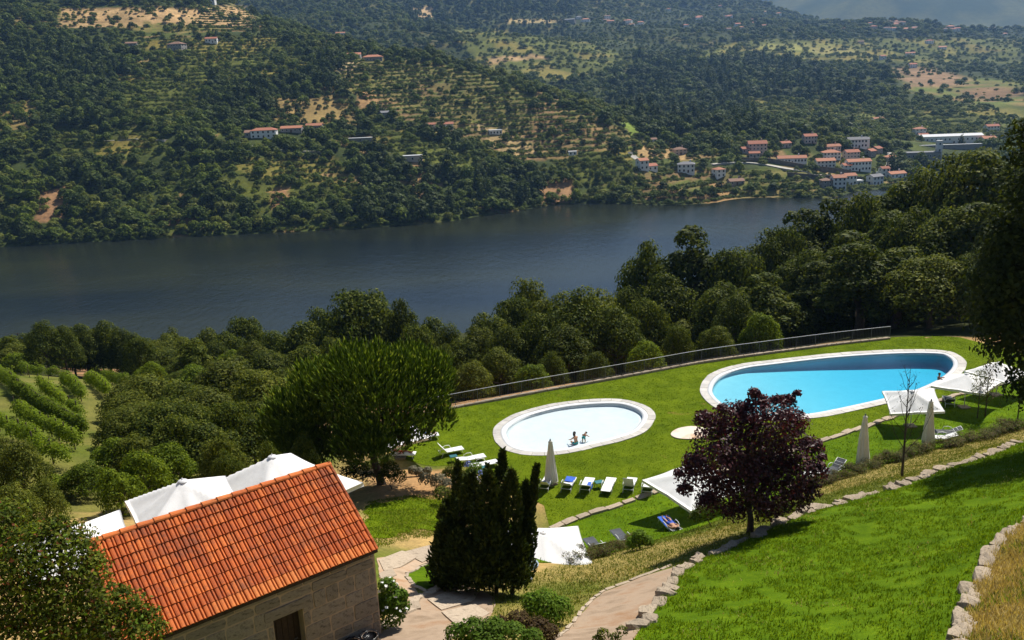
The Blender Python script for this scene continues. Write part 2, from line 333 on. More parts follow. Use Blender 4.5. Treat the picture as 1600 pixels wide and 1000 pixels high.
MT['sling'] = fabric('white sling', (.74, .74, .73), (.82, .82, .81), .1)
MT['darksling'] = fabric('charcoal sling', (.05, .055, .065), (.09, .095, .105), .05)
MT['blue'] = fabric('blue towel', (.03, .09, .42), (.06, .15, .58), .1)
MT['teal'] = rough_mat('teal plastic', (.02, .11, .13), (.03, .15, .17), 5, .5, .1)
def plain(name, c, rough=.6, **k): return rough_mat(name, tuple(x*.9 for x in c), tuple(min(x*1.08, .85) for x in c), k.pop('scale', 4), rough, k.pop('bump', .1))

# ------------------------------------------------------------------ sheets of ground
def grid_mesh(name, xs, ys, H, mat, drop=None):
    X, Y = np.meshgrid(xs, ys); Z = H(X, Y); V = np.c_[X.ravel(), Y.ravel(), Z.ravel()]; n = len(xs)
    i = np.arange((len(ys)-1)*(n-1)); a = i//(n-1)*n+i % (n-1); Fc = np.c_[a, a+1, a+n+1, a+n]
    if drop is not None:
        cx = V[Fc].mean(1); Fc = Fc[~drop(cx[:, 0], cx[:, 1])]
    return mesh_np(name, V, Fc, mat, True), V
def drape(name, poly, mat, off=.012, s=.6, H=None, holes=(), kind='structure', wob=0.0):
    H = H or Hn; P = [tuple(map(float, p[:2])) for p in poly]
    pts = []
    for i in range(len(P)):
        a = np.array(P[i-1]); b = np.array(P[i]); k = max(1, int(np.linalg.norm(b-a)/s))
        pts += [tuple(a+(b-a)*j/k) for j in range(k)]
    if wob:
        pts = [(x+(vnoise(x, y, .5, 31)-.5)*wob*2, y+(vnoise(x, y, .5, 32)-.5)*wob*2) for x, y in pts]
    nb = len(pts); edges = [(i, (i+1) % nb) for i in range(nb)]
    xs = [p[0] for p in pts]; ys = [p[1] for p in pts]
    X, Y = np.meshgrid(np.arange(min(xs), max(xs), s), np.arange(min(ys), max(ys), s)); X = X.ravel(); Y = Y.ravel()
    ok = pt_in_poly(X, Y, pts) & (poly_dist(X, Y, pts) > s*.5)
    for h in holes: ok &= ~pt_in_poly(X, Y, h) & (poly_dist(X, Y, h) > s*.4)
    allp = pts+list(zip(X[ok].tolist(), Y[ok].tolist()))
    for h in holes:
        k = len(allp); hp = [tuple(map(float, q)) for q in h]; allp += hp; edges += [(k+i, k+(i+1) % len(hp)) for i in range(len(hp))]
    ov, oe, of, *_ = geometry.delaunay_2d_cdt([Vector(p) for p in allp], edges, [], 0, 1e-4)
    V = np.array([(p.x, p.y) for p in ov]); Fc = np.array([f for f in of if len(f) == 3])
    c = V[Fc].mean(1); k = pt_in_poly(c[:, 0], c[:, 1], pts)
    for h in holes: k &= ~pt_in_poly(c[:, 0], c[:, 1], h)
    z = H(V[:, 0], V[:, 1])+off
    o = link(name, mesh_np(name, np.c_[V, z], Fc[k], mat, True)); tag(o, kind=kind); return o

BIG_IN, KID_IN = inset(BIG, 1.0), inset(KID, 1.0)
def Hpool(x, y):
    z = Hn(x, y); b = pt_in_poly(x, y, inset(BIG, .45)); k = pt_in_poly(x, y, inset(KID, .45))
    return np.where(b, z-3.2, np.where(k, z-1.4, z))
xs = np.arange(-64, 64.1, .5); ys = np.arange(9, 112.1, .5)
me, V = grid_mesh('hillside', xs, ys, Hpool, MT['hill'])
def near_tint(V):
    x, y, z = V.T; n1 = vnoise(x, y, 6, 41); n2 = vnoise(x, y, 2.0, 42); n3 = vnoise(x, y, 17, 43)
    dry = np.array([.36, .25, .11]); green = np.array([.10, .125, .018]); soil = np.array([.34, .20, .10]); wild = np.array([.06, .075, .02])
    t = smooth01((n1*.6+n2*.4-.42)/.3)[:, None]; C = dry*(1-t)+green*t
    u, v, _ = proj(V)
    db = pt_in_poly(u, v, [(740, 960), (840, 890), (1000, 846), (1280, 752), (1620, 655), (1620, 700), (1440, 750), (1060, 890), (850, 1010), (740, 1010)]); C = np.where(db[:, None], C*.55+green*np.array([1.15, 1.05, 1])*.45, C)
    sl = pt_in_poly(u, v, [(570, 735), (760, 735), (770, 800), (700, 800), (640, 790), (590, 790)]); C = np.where(sl[:, None], soil*(.9+.3*n2[:, None]), C)
    wl = (y > 100) | (poly_dist(x, y, FENCE, False) < 60) & (y > 66) & ~pt_in_poly(x, y, DECKPOLY); t3 = smooth01((n3*.6+n1*.4-.4)/.25)[:, None]
    wild2 = np.array([.085, .085, .03]); t3 = np.where((y > 130)[:, None], 1, t3); C = np.where(wl[:, None], (soil*.9)*(1-t3)+(wild*(1-.4*n1[:, None])+wild2*.4*n1[:, None])*t3*.55, C)
    lf = (u < 480) & (v < 800) & (y < 132); C = np.where(lf[:, None], green*.9*(.6+.4*t)+np.array([.20, .16, .06])*.4*(1-t), C)
    for pp in ([(100, 549), (150, 555), (195, 572), (205, 596), (150, 590), (105, 574)], [(225, 585), (270, 590), (270, 615), (235, 615)]):
        k = pt_in_poly(u, v, pp) & (y < 200); C = np.where(k[:, None], np.array([.40, .21, .12])*(.8+.4*n2[:, None]), C)
    return C
set_tint(me, near_tint(V)); tag(link('hillside', me), kind='structure')
xs = np.r_[np.arange(-340, 341, 5.)]; ys = np.r_[np.arange(-15, 470, 5.)]
me, V = grid_mesh('river_bank', xs, ys, lambda x, y: Hn(x, y)-np.where((np.abs(x) < 63) & (y > 10) & (y < 111), .7, .1), MT['hill'], lambda x, y: (np.abs(x) < 55) & (y > 16) & (y < 104))
set_tint(me, near_tint(V)); tag(link('river_bank', me), kind='structure')

# lawns and paths
def hp(*pts, **k): return [hit(*a, **k)[:2] for a in pts]
lawnpoly = list(FENCE)+[at_z(1450, 524, DECK)[:2], at_z(1500, 527, DECK)[:2], at_z(1570, 545, DECK)[:2], at_z(1640, 560, DECK)[:2]]+list(STONE)[::-1]+catmull([at_z(*a, DECK)[:2] for a in [(850, 790), (800, 765), (760, 738), (715, 728), (660, 726), (600, 700), (610, 668)]], 3, False)
drape('pool_lawn', lawnpoly, MT['lawn'], .02, .8, holes=(inset(BIG, .3), inset(KID, .3)))
HEDGE = hp((895, 878), (940, 870), (1000, 851), (1070, 832), (1140, 806), (1200, 785), (1280, 756), (1340, 738), (1400, 721), (1460, 703), (1530, 687), (1600, 668))
terr = list(STONE)+[HEDGE[-1]]+HEDGE[::-1]+hp((840, 880), (800, 850), (790, 815))
drape('terrace_lawn', terr, MT['lawn2'], .025, .7, wob=.05)
WALL = [(1000, 985), (1030, 945), (1062, 892), (1110, 868), (1160, 848), (1200, 828), (1240, 808), (1300, 791), (1350, 776), (1400, 764), (1440, 747), (1500, 727), (1560, 707), (1640, 680)]
WALLW = hp(*WALL)
RW = [(1490, 1040), (1500, 985), (1512, 955), (1527, 910), (1545, 872), (1575, 838), (1620, 808), (1680, 775)]
RWW = hp(*RW)
slope_poly = list(WALLW)+RWW[::-1]+hp((1200, 1060), (960, 1060))
drape('slope_lawn', slope_poly, MT['lawn2'], .03, .6)
path_poly = hp((1055, 886), (1000, 903), (945, 925), (905, 962), (868, 1000), (840, 1050), (960, 1060), (1000, 985), (1030, 945), (1060, 897))
drape('gravel_path', path_poly, MT['path'], .02, .5, wob=.06)
path2 = hp((560, 1040), (600, 985), (625, 955), (650, 935), (695, 912), (740, 918), (775, 935), (770, 962), (745, 985), (705, 1000), (690, 1060))
drape('garden_path', path2, MT['path'], .02, .5, wob=.06)
yard = hp((588, 872), (625, 866), (680, 852), (690, 868), (655, 885), (632, 902), (655, 930), (625, 950), (600, 940))
drape('yard_path', yard, MT['path'], .02, .5, wob=.05)
drape('house_lawn', hp((575, 790), (640, 778), (700, 782), (720, 800), (700, 826), (640, 828), (590, 842), (560, 825)), MT['lawn'], .03, .5, wob=.5)
drape('kerbed_lawn', hp((634, 899), (664, 884), (695, 876), (705, 905), (668, 922), (652, 922)), MT['lawn2'], .05, .4)

# grass tufts: uncountable blades
def tufts(name, poly, n, mats, hgt=(.05, .12), blades=4, spread=.1, H=None, wid=.014, z0=.02, keep=None):
    P = np.array([p[:2] for p in poly]); lo, hi = P.min(0), P.max(0); c = rng.uniform(lo, hi, (n*3, 2)); c = c[pt_in_poly(c[:, 0], c[:, 1], poly)]
    if keep is not None: c = c[keep(c[:, 0], c[:, 1])]
    c = c[:n]; n = len(c); z = (H or Hn)(c[:, 0], c[:, 1])+z0
    b = np.repeat(np.c_[c, z], blades, 0); m = len(b); ang = rng.uniform(0, 2*np.pi, m); b[:, :2] += rng.normal(0, spread*.5, (m, 2))
    h = rng.uniform(*hgt, m)*np.repeat(rng.uniform(.6, 1.3, n), blades); w_ = wid*rng.uniform(.7, 1.6, m)
    d = np.c_[np.cos(ang), np.sin(ang), np.zeros(m)]; lean = rng.uniform(.1, .9, m)[:, None]*h[:, None]*np.c_[np.cos(ang+1.3), np.sin(ang+1.3), np.zeros(m)]
    V = np.empty((m, 3, 3)); V[:, 0] = b-d*w_[:, None]; V[:, 1] = b+d*w_[:, None]; V[:, 2] = b+lean+np.c_[np.zeros((m, 2)), h]
    o = link(name, mesh_np(name, V.reshape(-1, 3), np.arange(m*3).reshape(-1, 3), mats)); tag(o, kind='stuff'); return o
MT['blade'] = leaf_mat('green blades', (.050, .090, .003), (.100, .162, .005), (.18, .24, .014), .42, .7, .02)
MT['straw'] = leaf_mat('straw blades', (.30, .22, .08), (.44, .34, .14), (.56, .46, .21), .2, .6)
MT['mixblade'] = leaf_mat('half dry blades', (.07, .11, .012), (.13, .17, .02), (.28, .26, .06), .25, .6)
tag(tufts('grass', slope_poly, 40000, MT['blade'], (.04, .115), 4, .12, wid=.013, keep=lambda x, y: vnoise(x, y, .5, 74)*.6+vnoise(x, y, 1.6, 73)*.4 > .36), 'bright green grass blades on the sloping lawn', 'grass')
tag(tufts('grass', slope_poly, 5000, MT['straw'], (.03, .09), 4, .25, keep=lambda x, y: vnoise(x, y, 2.2, 77)*.5+vnoise(x, y, .6, 76)*.5 > .62), 'dry straw blades scattered through the sloping lawn', 'grass')
tag(tufts('grass', terr, 9000, MT['blade'], (.04, .1), 4, .2, wid=.02), 'short green grass on the terrace of folded parasols', 'grass')
tag(tufts('grass', lawnpoly, 26000, MT['blade'], (.015, .045), 4, .25, wid=.02, keep=lambda x, y: ~pt_in_poly(x, y, BIG) & ~pt_in_poly(x, y, KID)), 'short mown grass around the two pools', 'grass')
dryband = list(hp((760, 950), (800, 915), (840, 895)))+HEDGE+hp((1600, 690), (1500, 722), (1440, 742), (1400, 760), (1240, 804), (1160, 843), (1060, 885), (1000, 900), (945, 920), (905, 955), (868, 995), (830, 995))
tag(tufts('dry_grass', dryband, 4000, MT['straw'], (.03, .11), 4, .16, wid=.016, keep=lambda x, y: vnoise(x, y, 3, 78) > .52), 'dry yellow grass on the bank below the hedge', 'grass')
tag(tufts('dry_grass', dryband, 20000, MT['mixblade'], (.03, .10), 4, .16, wid=.016), 'half green grass on the bank below the hedge', 'grass')
upper = RWW+hp((1700, 800), (1700, 1060), (1500, 1060))
hl = hp((575, 785), (640, 775), (705, 780), (725, 805), (700, 838), (640, 842), (585, 856), (560, 825)); tag(tufts('grass', hl, 3500, MT['blade'], (.03, .08), 4, .2, wid=.018), 'short grass on the lawn patch between the house and the pine', 'grass'); tag(tufts('grass', hl, 2500, MT['mixblade'], (.03, .08), 4, .2, wid=.018, keep=lambda x, y: vnoise(x, y, 1.5, 70) > .45), 'half dry grass on the lawn patch between the house and the pine', 'grass')
tag(tufts('dry_grass', upper, 9000, MT['straw'], (.05, .22), 5, .14, wid=.012), 'long dry grass above the lower right stone wall', 'grass')
tag(tufts('grass', upper, 6000, MT['blade'], (.05, .17), 5, .14, wid=.012, keep=lambda x, y: vnoise(x, y, 1.3, 79) > .52), 'green tufts above the lower right stone wall', 'grass')

# ------------------------------------------------------------------ river and far land
m = N('river water'); co = m.coord(); wv = m.scale(co, (1, .35, 1)); h = m.mul(m.noise(wv, .35, 4, .6), m.mul(m.noise(wv, 1.6, 3, .6), .5), 'ADD')
big = m.noise(m.scale(co, (.35, 1, 1)), .012, 3, .5)
m.base(m.ramp(big, [(.38, (.006, .009, .010)), (.62, (.018, .021, .011))]), .12, .28); m.b.inputs['IOR'].default_value = 1.33; m.bump(h, .38, .5); MT['river'] = m.m
xs = np.r_[-4000, -1200, np.arange(-600, 601, 50.), 1200, 4000]; ys = np.r_[np.arange(180, 741, 40.)]
me, V = grid_mesh('river', xs, ys, lambda x, y: x*0, MT['river']); tag(link('river', me), kind='structure')

def far_tint(V, near_=True):
    x, y, z = V.T; u, v, _ = proj(V); n1 = vnoise(x, y, 34, 51); n2 = vnoise(x, y, 11, 52); n3 = vnoise(x, y, 90, 53)
    floor = np.array([.04, .055, .014]); grass = np.array([.10, .125, .025]); dry = np.array([.30, .20, .095]); ochre = np.array([.36, .22, .11])
    t = smooth01((n1*.5+n2*.3+n3*.2-.5)/.2)[:, None]; C = floor*(1-t)+grass*.8*t
    t = smooth01((n2*.5+n1*.5-.68)/.1)[:, None]*np.where((y > 1100)[:, None], .35, 1); C = C*(1-t)+dry*.8*t; C = np.where((y > 1100)[:, None], C*.75, C)
    tm = terr_mask(x, y, z); fr = (z/3.2) % 1
    band = np.where((fr > .74)[:, None], ochre*.75, np.where((fr < .2)[:, None], dry*(.5+.5*n2[:, None]), grass*1.05)); gm = smooth01((n1*.6+n3*.4-.35)/.3)[:, None]; band = band*(1-gm*.6)+grass*gm*.6; C = np.where(tm[:, None], band*(.75+.4*n1[:, None]), C)
    for p in LIGHTG:
        k = pt_in_poly(u, v, p); C = np.where(k[:, None], grass*(.5+.55*n2[:, None])*np.array([1.1, 1.0, .9])+np.where(n1[:, None] > .66, np.array([.10, .06, .02]), 0), C)
    for p, cc in DRYF:
        k = pt_in_poly(u, v, p); C = np.where(k[:, None], np.array(cc)*(.75+.5*n2[:, None]), C)
    return C
LIGHTG = [[(230, 62), (430, 55), (500, 100), (420, 130), (330, 120), (300, 175), (240, 140), (200, 90)], [(560, 180), (650, 205), (760, 250), (740, 275), (600, 235)], [(90, 200), (250, 195), (275, 240), (80, 250)], [(180, 110), (300, 130), (290, 190), (200, 180)], [(330, 250), (520, 240), (560, 300), (400, 340)], [(700, 40), (900, 60), (1000, 95), (860, 130), (760, 110)], [(1040, 95), (1180, 60), (1600, 60), (1600, 100), (1300, 95), (1180, 90)], [(1150, 150), (1350, 160), (1400, 200), (1200, 200)], [(1400, 165), (1600, 160), (1600, 215), (1420, 215)], [(860, 250), (980, 230), (1000, 300), (900, 290)]]
DRYF = [([(60, 300), (110, 290), (100, 345), (55, 350)], (.28, .16, .09)), ([(260, 335), (300, 330), (310, 352), (255, 352)], (.26, .15, .08)), ([(420, 300), (450, 290), (455, 325), (425, 325)], (.3, .17, .09)), ([(0, 160), (60, 155), (50, 200), (0, 205)], (.22, .16, .06)), ([(150, 88), (260, 95), (250, 102), (150, 96)], (.3, .22, .1)), ([(130, 14), (385, 12), (405, 44), (300, 40), (150, 28)], (.42, .28, .15)), ([(640, 12), (676, 10), (678, 26), (648, 34)], (.45, .32, .19)), ([(757, 88), (850, 86), (862, 92), (765, 99)], (.36, .24, .13)),
        ([(790, 28), (880, 31), (870, 36), (792, 36)], (.34, .26, .13)), ([(1400, 108), (1440, 104), (1508, 124), (1500, 134), (1420, 134)], (.22, .14, .085)), ([(1500, 136), (1580, 138), (1600, 150), (1540, 156), (1510, 148)], (.18, .11, .06)),
        ([(1110, 282), (1150, 290), (1145, 316), (1105, 318), (1095, 300)], (.34, .21, .1)), ([(500, 98), (560, 97), (560, 108), (520, 112)], (.42, .32, .2)), ([(560, 140), (585, 140), (590, 165), (560, 170)], (.33, .2, .1)),
        ([(640, 255), (660, 250), (662, 318), (645, 320)], (.36, .22, .12)), ([(840, 288), (895, 275), (900, 312), (850, 322)], (.34, .2, .11)), ([(985, 225), (1060, 230), (1090, 250), (1000, 246)], (.36, .24, .12)),
        ([(425, 150), (540, 150), (560, 195), (430, 190)], (.24, .17, .07)), ([(970, 190), (1020, 185), (1022, 205), (985, 210)], (.16, .22, .035)), ([(730, 190), (800, 205), (860, 240), (790, 245)], (.33, .24, .12)),
        ([(100, 12), (200, 20), (230, 40), (90, 44)], (.34, .23, .12)), ([(505, 270), (700, 285), (690, 292), (500, 278)], (.3, .2, .1)), ([(1190, 70), (1290, 66), (1300, 78), (1190, 80)], (.2, .2, .06)), ([(1270, 75), (1330, 72), (1340, 84), (1275, 86)], (.22, .2, .07))]
TERR += LIGHTG[:5]+[LIGHTG[-1]]
def Hft(x, y):
    z = Hf(x, y); tm = terr_mask(x, y, z); return np.where(tm, stepz(z), z)
xs = np.arange(-480, 560.1, 3.2); ys = np.arange(490, 1100.1, 3.2)
me, V = grid_mesh('far_bank', xs, ys, Hft, MT['far']); set_tint(me, far_tint(V)); tag(link('far_bank', me), kind='structure')
xs = np.r_[np.arange(-1600, -480, 30.), np.arange(-480, 560, 12.), np.arange(560, 2600, 30.)]; ys = np.r_[np.arange(460, 1100, 25.), np.arange(1100, 3400, 16.)]
inn = lambda x, y: (x > -470) & (x < 550) & (y > 500) & (y < 1085)
me, V = grid_mesh('far_hills', xs, ys, lambda x, y: Hf(x, y)-1.5*((x > -482) & (x < 562) & (y < 1104)), MT['far'], inn); set_tint(me, far_tint(V)); tag(link('far_hills', me), kind='structure')
# blue mountains at the end of the valley
def Hm(x, y):
    base = np.clip((y-3300)/2600, 0, 1.6); s = .55+.45*smooth01((x+500)/2500)
    return 60+760*base*s*(.6+.7*vnoise(x, y, 900, 61))+(vnoise(x, y, 420, 62)-.5)*330*base+(vnoise(x, y, 170, 63)-.5)*110*base
me, V = grid_mesh('mountains', np.arange(-3600, 5200, 55.), np.arange(3300, 7600, 55.), Hm, MT['far']); C = far_tint(V); t = smooth01((vnoise(V[:, 0], V[:, 1], 300, 64)-.35)/.4)[:, None]
t2 = smooth01((vnoise(V[:, 0], V[:, 1], 110, 65)*.6+vnoise(V[:, 0], V[:, 1], 60, 66)*.4-.4)/.25)[:, None]; set_tint(me, (np.array([.028, .045, .016])*(1-t2)+np.array([.075, .085, .03])*t2)*(1-.35*t)+np.array([.16, .14, .075])*.35*t); tag(link('mountains', me), kind='structure')

# ------------------------------------------------------------------ pools
def basin_mat(name, c, c2): return rough_mat(name, c, c2, 1.2, .5, .1, 9, .004, .3)
MT['basin_white'] = basin_mat('white pool plaster', (.55, .56, .565), (.62, .63, .63))
MT['basin_blue'] = basin_mat('pale blue pool lining', (.27, .44, .50), (.31, .48, .54))
def water_mat(name, tint, absorb, dens, bump=.3):
    m = N(name); co = m.coord(); m.t.nodes.remove(m.b)
    tr = m.n('ShaderNodeBsdfTransparent'); tr.inputs[0].default_value = (*tint, 1); gl = m.n('ShaderNodeBsdfGlossy'); gl.inputs['Roughness'].default_value = .05
    bp = m.n('ShaderNodeBump'); bp.inputs['Strength'].default_value = bump; bp.inputs['Distance'].default_value = .05; m.l(m.mul(m.noise(co, 2.2, 3, .5, .6), m.mul(m.noise(co, 6.5, 3, .6, .4), .5), 'ADD'), bp.inputs['Height']); m.l(bp.outputs[0], gl.inputs['Normal'])
    fr = m.n('ShaderNodeFresnel'); fr.inputs['IOR'].default_value = 1.33; m.l(bp.outputs[0], fr.inputs['Normal'])
    ms = m.n('ShaderNodeMixShader'); m.l(fr.outputs[0], ms.inputs[0]); m.l(tr.outputs[0], ms.inputs[1]); m.l(gl.outputs[0], ms.inputs[2]); m.l(ms.outputs[0], m.o.inputs[0])
    geo = m.n('ShaderNodeNewGeometry'); m.l(m.mul(fr.outputs[0], m.mul(1.0, geo.outputs['Backfacing'], 'SUBTRACT')), ms.inputs[0])
    if dens:
        va = m.n('ShaderNodeVolumeAbsorption'); va.inputs['Color'].default_value = (*absorb, 1); va.inputs['Density'].default_value = dens; m.l(va.outputs[0], m.o.inputs['Volume'])
    return m.m
MT['water_blue'] = water_mat('clear blue pool water', (.93, .99, 1), (.0, .84, .96), .50)
MT['water_white'] = water_mat('shallow clear water', (.97, .995, 1), (.55, .95, 1), .06, .4)
def ring_faces(a, b, n): return [(a+i, a+(i+1) % n, b+(i+1) % n, b+i) for i in range(n)]
def pool(name, label, poly, wslab, wrim, depth, basin, water, nslab, brim=-.16):
    c = np.mean(poly, 0); root = thing(name, label, 'swimming pool', (c[0], c[1], DECK))
    O = [p-c for p in poly]; A = sum(O[i-1][0]*O[i][1]-O[i][0]*O[i-1][1] for i in range(len(O)))
    if A < 0: O = O[::-1]
    I1 = inset(O, wslab); I2 = inset(O, wslab+wrim); n = len(O)
    # outer ring of separate slabs
    seg = [np.linalg.norm(O[(i+1) % n]-O[i]) for i in range(n)]; cum = np.r_[0, np.cumsum(seg)]; L = cum[-1]
    def pt(R, s):
        s = s % L; i = min(int(np.searchsorted(cum, s, 'right')-1), n-1); t = (s-cum[i])/seg[i]; return R[i]*(1-t)+R[(i+1) % n]*t
    for k in range(nslab):
        s0, s1 = L*k/nslab+.012, L*(k+1)/nslab-.012; b = MB(); zt = .07+random.uniform(-.006, .006); jit = random.uniform(-.03, .03); V = []
        for z in (-.12, zt):
            for s in (s0, (s0+s1)/2, s1): V.append((*(pt(O, s)*(1+jit/8)), z))
            for s in (s1, (s0+s1)/2, s0): V.append((*pt(I1, s), z))
        b.add(V, [(5, 4, 3, 2, 1, 0), (6, 7, 8, 9, 10, 11)]+[(i, (i+1) % 6, 6+(i+1) % 6, 6+i) for i in range(6)]); b.build('coping_slab', MT['coping'], root)
    b = MB(); V = [(*p, -.1) for p in I1]+[(*p, .045) for p in I1]+[(*p, .055) for p in inset(I1, wrim*.5)]+[(*p, .02) for p in I2]+[(*p, -.25) for p in I2]
    b.add(V, ring_faces(0, n, n)+ring_faces(n, 2*n, n)+ring_faces(2*n, 3*n, n)+ring_faces(3*n, 4*n, n)); b.build('rim', MT['basin_white'], root, True)
    b = MB(); dz = [depth(*(p+c)) for p in I2]; J = inset(I2, .25); dj = [depth(*(p+c)) for p in J]
    V = [(*p, -.2) for p in I2]+[(*p, -d+.05) for p, d in zip(I2, dz)]+[(*p, -d) for p, d in zip(J, dj)]; ctr = np.mean(J, 0)
    Fs = ring_faces(0, n, n)+ring_faces(n, 2*n, n)
    for t in (.66, .33):
        k = len(V); V += [(*(ctr+(p-ctr)*t), -depth(*(ctr+(p-ctr)*t+c))) for p in J]; Fs += ring_faces(k-n, k, n)
    k = len(V); V.append((*ctr, -depth(*(ctr+c)))); Fs += [(k-n+i, k-n+(i+1) % n, k) for i in range(n)]
    b.add(V, Fs); b.build('basin', basin, root, True)
    b = MB(); W = inset(I2, .004); wz = brim; dw = [depth(*(p+c)) for p in W]; V = [(*p, wz) for p in W]+[(*p, -d+.06) for p, d in zip(W, dw)]+[(*(p*.985+ctr*.015), -d+.01) for p, d in zip(inset(J, .01), dj)]
    Fs = [tuple(range(n))]+[q[::-1] for q in ring_faces(0, n, n)+ring_faces(n, 2*n, n)]
    for t in (.66, .33):
        k = len(V); V += [(*(ctr+(p-ctr)*t), -depth(*(ctr+(p-ctr)*t+c))+.01) for p in J]; Fs += [q[::-1] for q in ring_faces(k-n, k, n)]
    k = len(V); V.append((*ctr, -depth(*(ctr+c))+.01)); Fs += [(k-n+(i+1) % n, k-n+i, k) for i in range(n)]
    b.add(V, Fs); b.build('water', water, root); return root
bx0, bx1 = min(p[0] for p in BIG), max(p[0] for p in BIG)
pool('swimming_pool', 'large oval swimming pool of bright blue water with a pale stone rim', BIG, .62, .38, lambda x, y: .34+.85*float(smooth01((x-bx0-1)/(bx1-bx0-6))), MT['basin_blue'], MT['water_blue'], 66, -.06)
pool('paddling_pool', 'small round white paddling pool with shallow clear water', KID, .55, .42, lambda x, y: .24, MT['basin_white'], MT['water_white'], 40, -.05)

# ------------------------------------------------------------------ foliage
def quads(P, Nn, size, asp=.6, curl=0.0, up=None):
    n = len(P); Nn = Nn/np.maximum(np.linalg.norm(Nn, axis=1), 1e-6)[:, None]
    r = rng.normal(size=(n, 3)) if up is None else up; t = np.cross(Nn, np.cross(r, Nn)); t /= np.maximum(np.linalg.norm(t, axis=1), 1e-6)[:, None]; b = np.cross(Nn, t)
    s = np.asarray(size)[:, None] if hasattr(size, '__len__') else np.full((n, 1), size)
    V = np.empty((n, 4, 3)); V[:, 0] = P+t*s; V[:, 1] = P+b*s*asp-Nn*s*curl; V[:, 2] = P-t*s; V[:, 3] = P-b*s*asp-Nn*s*curl; return V.reshape(-1, 3)
def crown_pts(blobs, n, inner=.35, updir=.3, rnd=.55, wexp=1.7):
    B = np.array(blobs, float)
    if B.shape[1] == 4: B = np.c_[B[:, :3], B[:, 3:4], B[:, 3:4], B[:, 3:4]*.85]
    wgt = B[:, 3]**wexp; k = rng.choice(len(B), n, p=wgt/wgt.sum()); d = rng.normal(size=(n, 3)); d /= np.linalg.norm(d, axis=1)[:, None]; d[:, 2] = np.where(d[:, 2] < -.55, -d[:, 2], d[:, 2])
    rr = 1-inner*rng.random(n)**1.6+rng.normal(0, .06, n); P = B[k, :3]+d*B[k, 3:]*rr[:, None]
    Nn = d+rng.normal(size=(n, 3))*rnd*.6; Nn[:, 2] += updir; return P, Nn
def leaf_mesh(name, blobs, n, size, mat, **k):
    asp = k.pop('asp', .6); curl = k.pop('curl', .15); P, Nn = crown_pts(blobs, n, **k); s = size*rng.uniform(.6, 1.4, n); V = quads(P, Nn, s, asp, curl)
    mats = mat if isinstance(mat, (list, tuple)) else [mat]; mi = None
    if len(mats) > 1: mi = rng.choice(len(mats), n, p=[.5]+[.5/(len(mats)-1)]*(len(mats)-1))
    return mesh_np(name, V, np.arange(n*4).reshape(-1, 4), mats, False, mi)
def limbs(base, tips, r0, n=7, mat=None, bend=.25, fork=None):
    """a trunk from base to fork, a limb to each tip"""
    b = MB(); base = Vector(base); fork = Vector(fork) if fork is not None else base+Vector((0, 0, .4*(max(t[2] for t in tips)-base.z)))
    mid = base.lerp(fork, .5)+Vector((random.uniform(-.1, .1), random.uniform(-.1, .1), 0))
    b.tube([base-Vector((0, 0, .3)), base+Vector((0, 0, .12)), mid, fork], [r0*1.6, r0*1.15, r0*.95, r0*.8], n)
    for t in tips:
        t = Vector(t); m = fork.lerp(t, .5)+Vector((random.uniform(-1, 1), random.uniform(-1, 1), random.uniform(.2, 1)))*bend*(t-fork).length*.4
        b.tube([fork-Vector((0, 0, .05)), m, t], [r0*.55, r0*.36, r0*.1], max(4, n-2))
    return b
LM = {}
LM['oak'] = leaf_mat('dark oak leaves', (.014, .026, .004), (.055, .078, .009), (.175, .185, .024))
LM['olive'] = leaf_mat('olive green leaves', (.022, .034, .006), (.080, .100, .012), (.195, .20, .030))
LM['fresh'] = leaf_mat('fresh green leaves', (.026, .050, .005), (.095, .138, .009), (.22, .27, .02), .35)
LM['dark'] = leaf_mat('very dark leaves', (.012, .020, .005), (.026, .038, .008), (.055, .068, .015))
LM['vine'] = leaf_mat('vine leaves', (.065, .105, .007), (.125, .18, .011), (.20, .25, .018), .38)
LM['plum'] = leaf_mat('purple plum leaves', (.020, .008, .011), (.052, .017, .024), (.13, .048, .055), .22, .45, .2, .15, (1.7, .6, .6))
LM['cyp'] = leaf_mat('cypress sprays', (.012, .022, .005), (.030, .046, .008), (.075, .088, .014), .12)
LM['heath'] = leaf_mat('heather sprigs', (.035, .020, .010), (.075, .045, .018), (.12, .095, .03), .15)
LM['needle'] = leaf_mat('pine needles', (.022, .046, .005), (.065, .112, .010), (.14, .20, .020), .2)
LM['tip'] = leaf_mat('new pine shoots', (.11, .17, .02), (.18, .25, .03), (.28, .31, .06), .25)
LM['grey'] = leaf_mat('grey green leaves', (.10, .095, .06), (.18, .17, .11), (.27, .25, .18), .2)
LM['red'] = leaf_mat('reddish young leaves', (.10, .03, .015), (.2, .07, .03), (.3, .13, .05), .3)
LM['shrub'] = leaf_mat('bright shrub leaves', (.04, .085, .008), (.09, .16, .014), (.16, .24, .03), .35)
def rand_blobs(R, H, k, z0, rr=(.19, .36), flat=.8):
    out = []
    for i in range(k):
        a = 2*math.pi*(i*.618+random.uniform(-.1, .1)); q = math.sqrt((i+.5)/k); zz = z0+(H-z0)*(.12+.60*(1-q*q)*random.uniform(.75, 1.1)+.18*random.random()*q); r = R*random.uniform(*rr)
        d = (R-r*.8)*q; out.append((d*math.cos(a), d*math.sin(a), min(zz, H-r*.6), r, r, r*flat))
    return out
PROTO = []
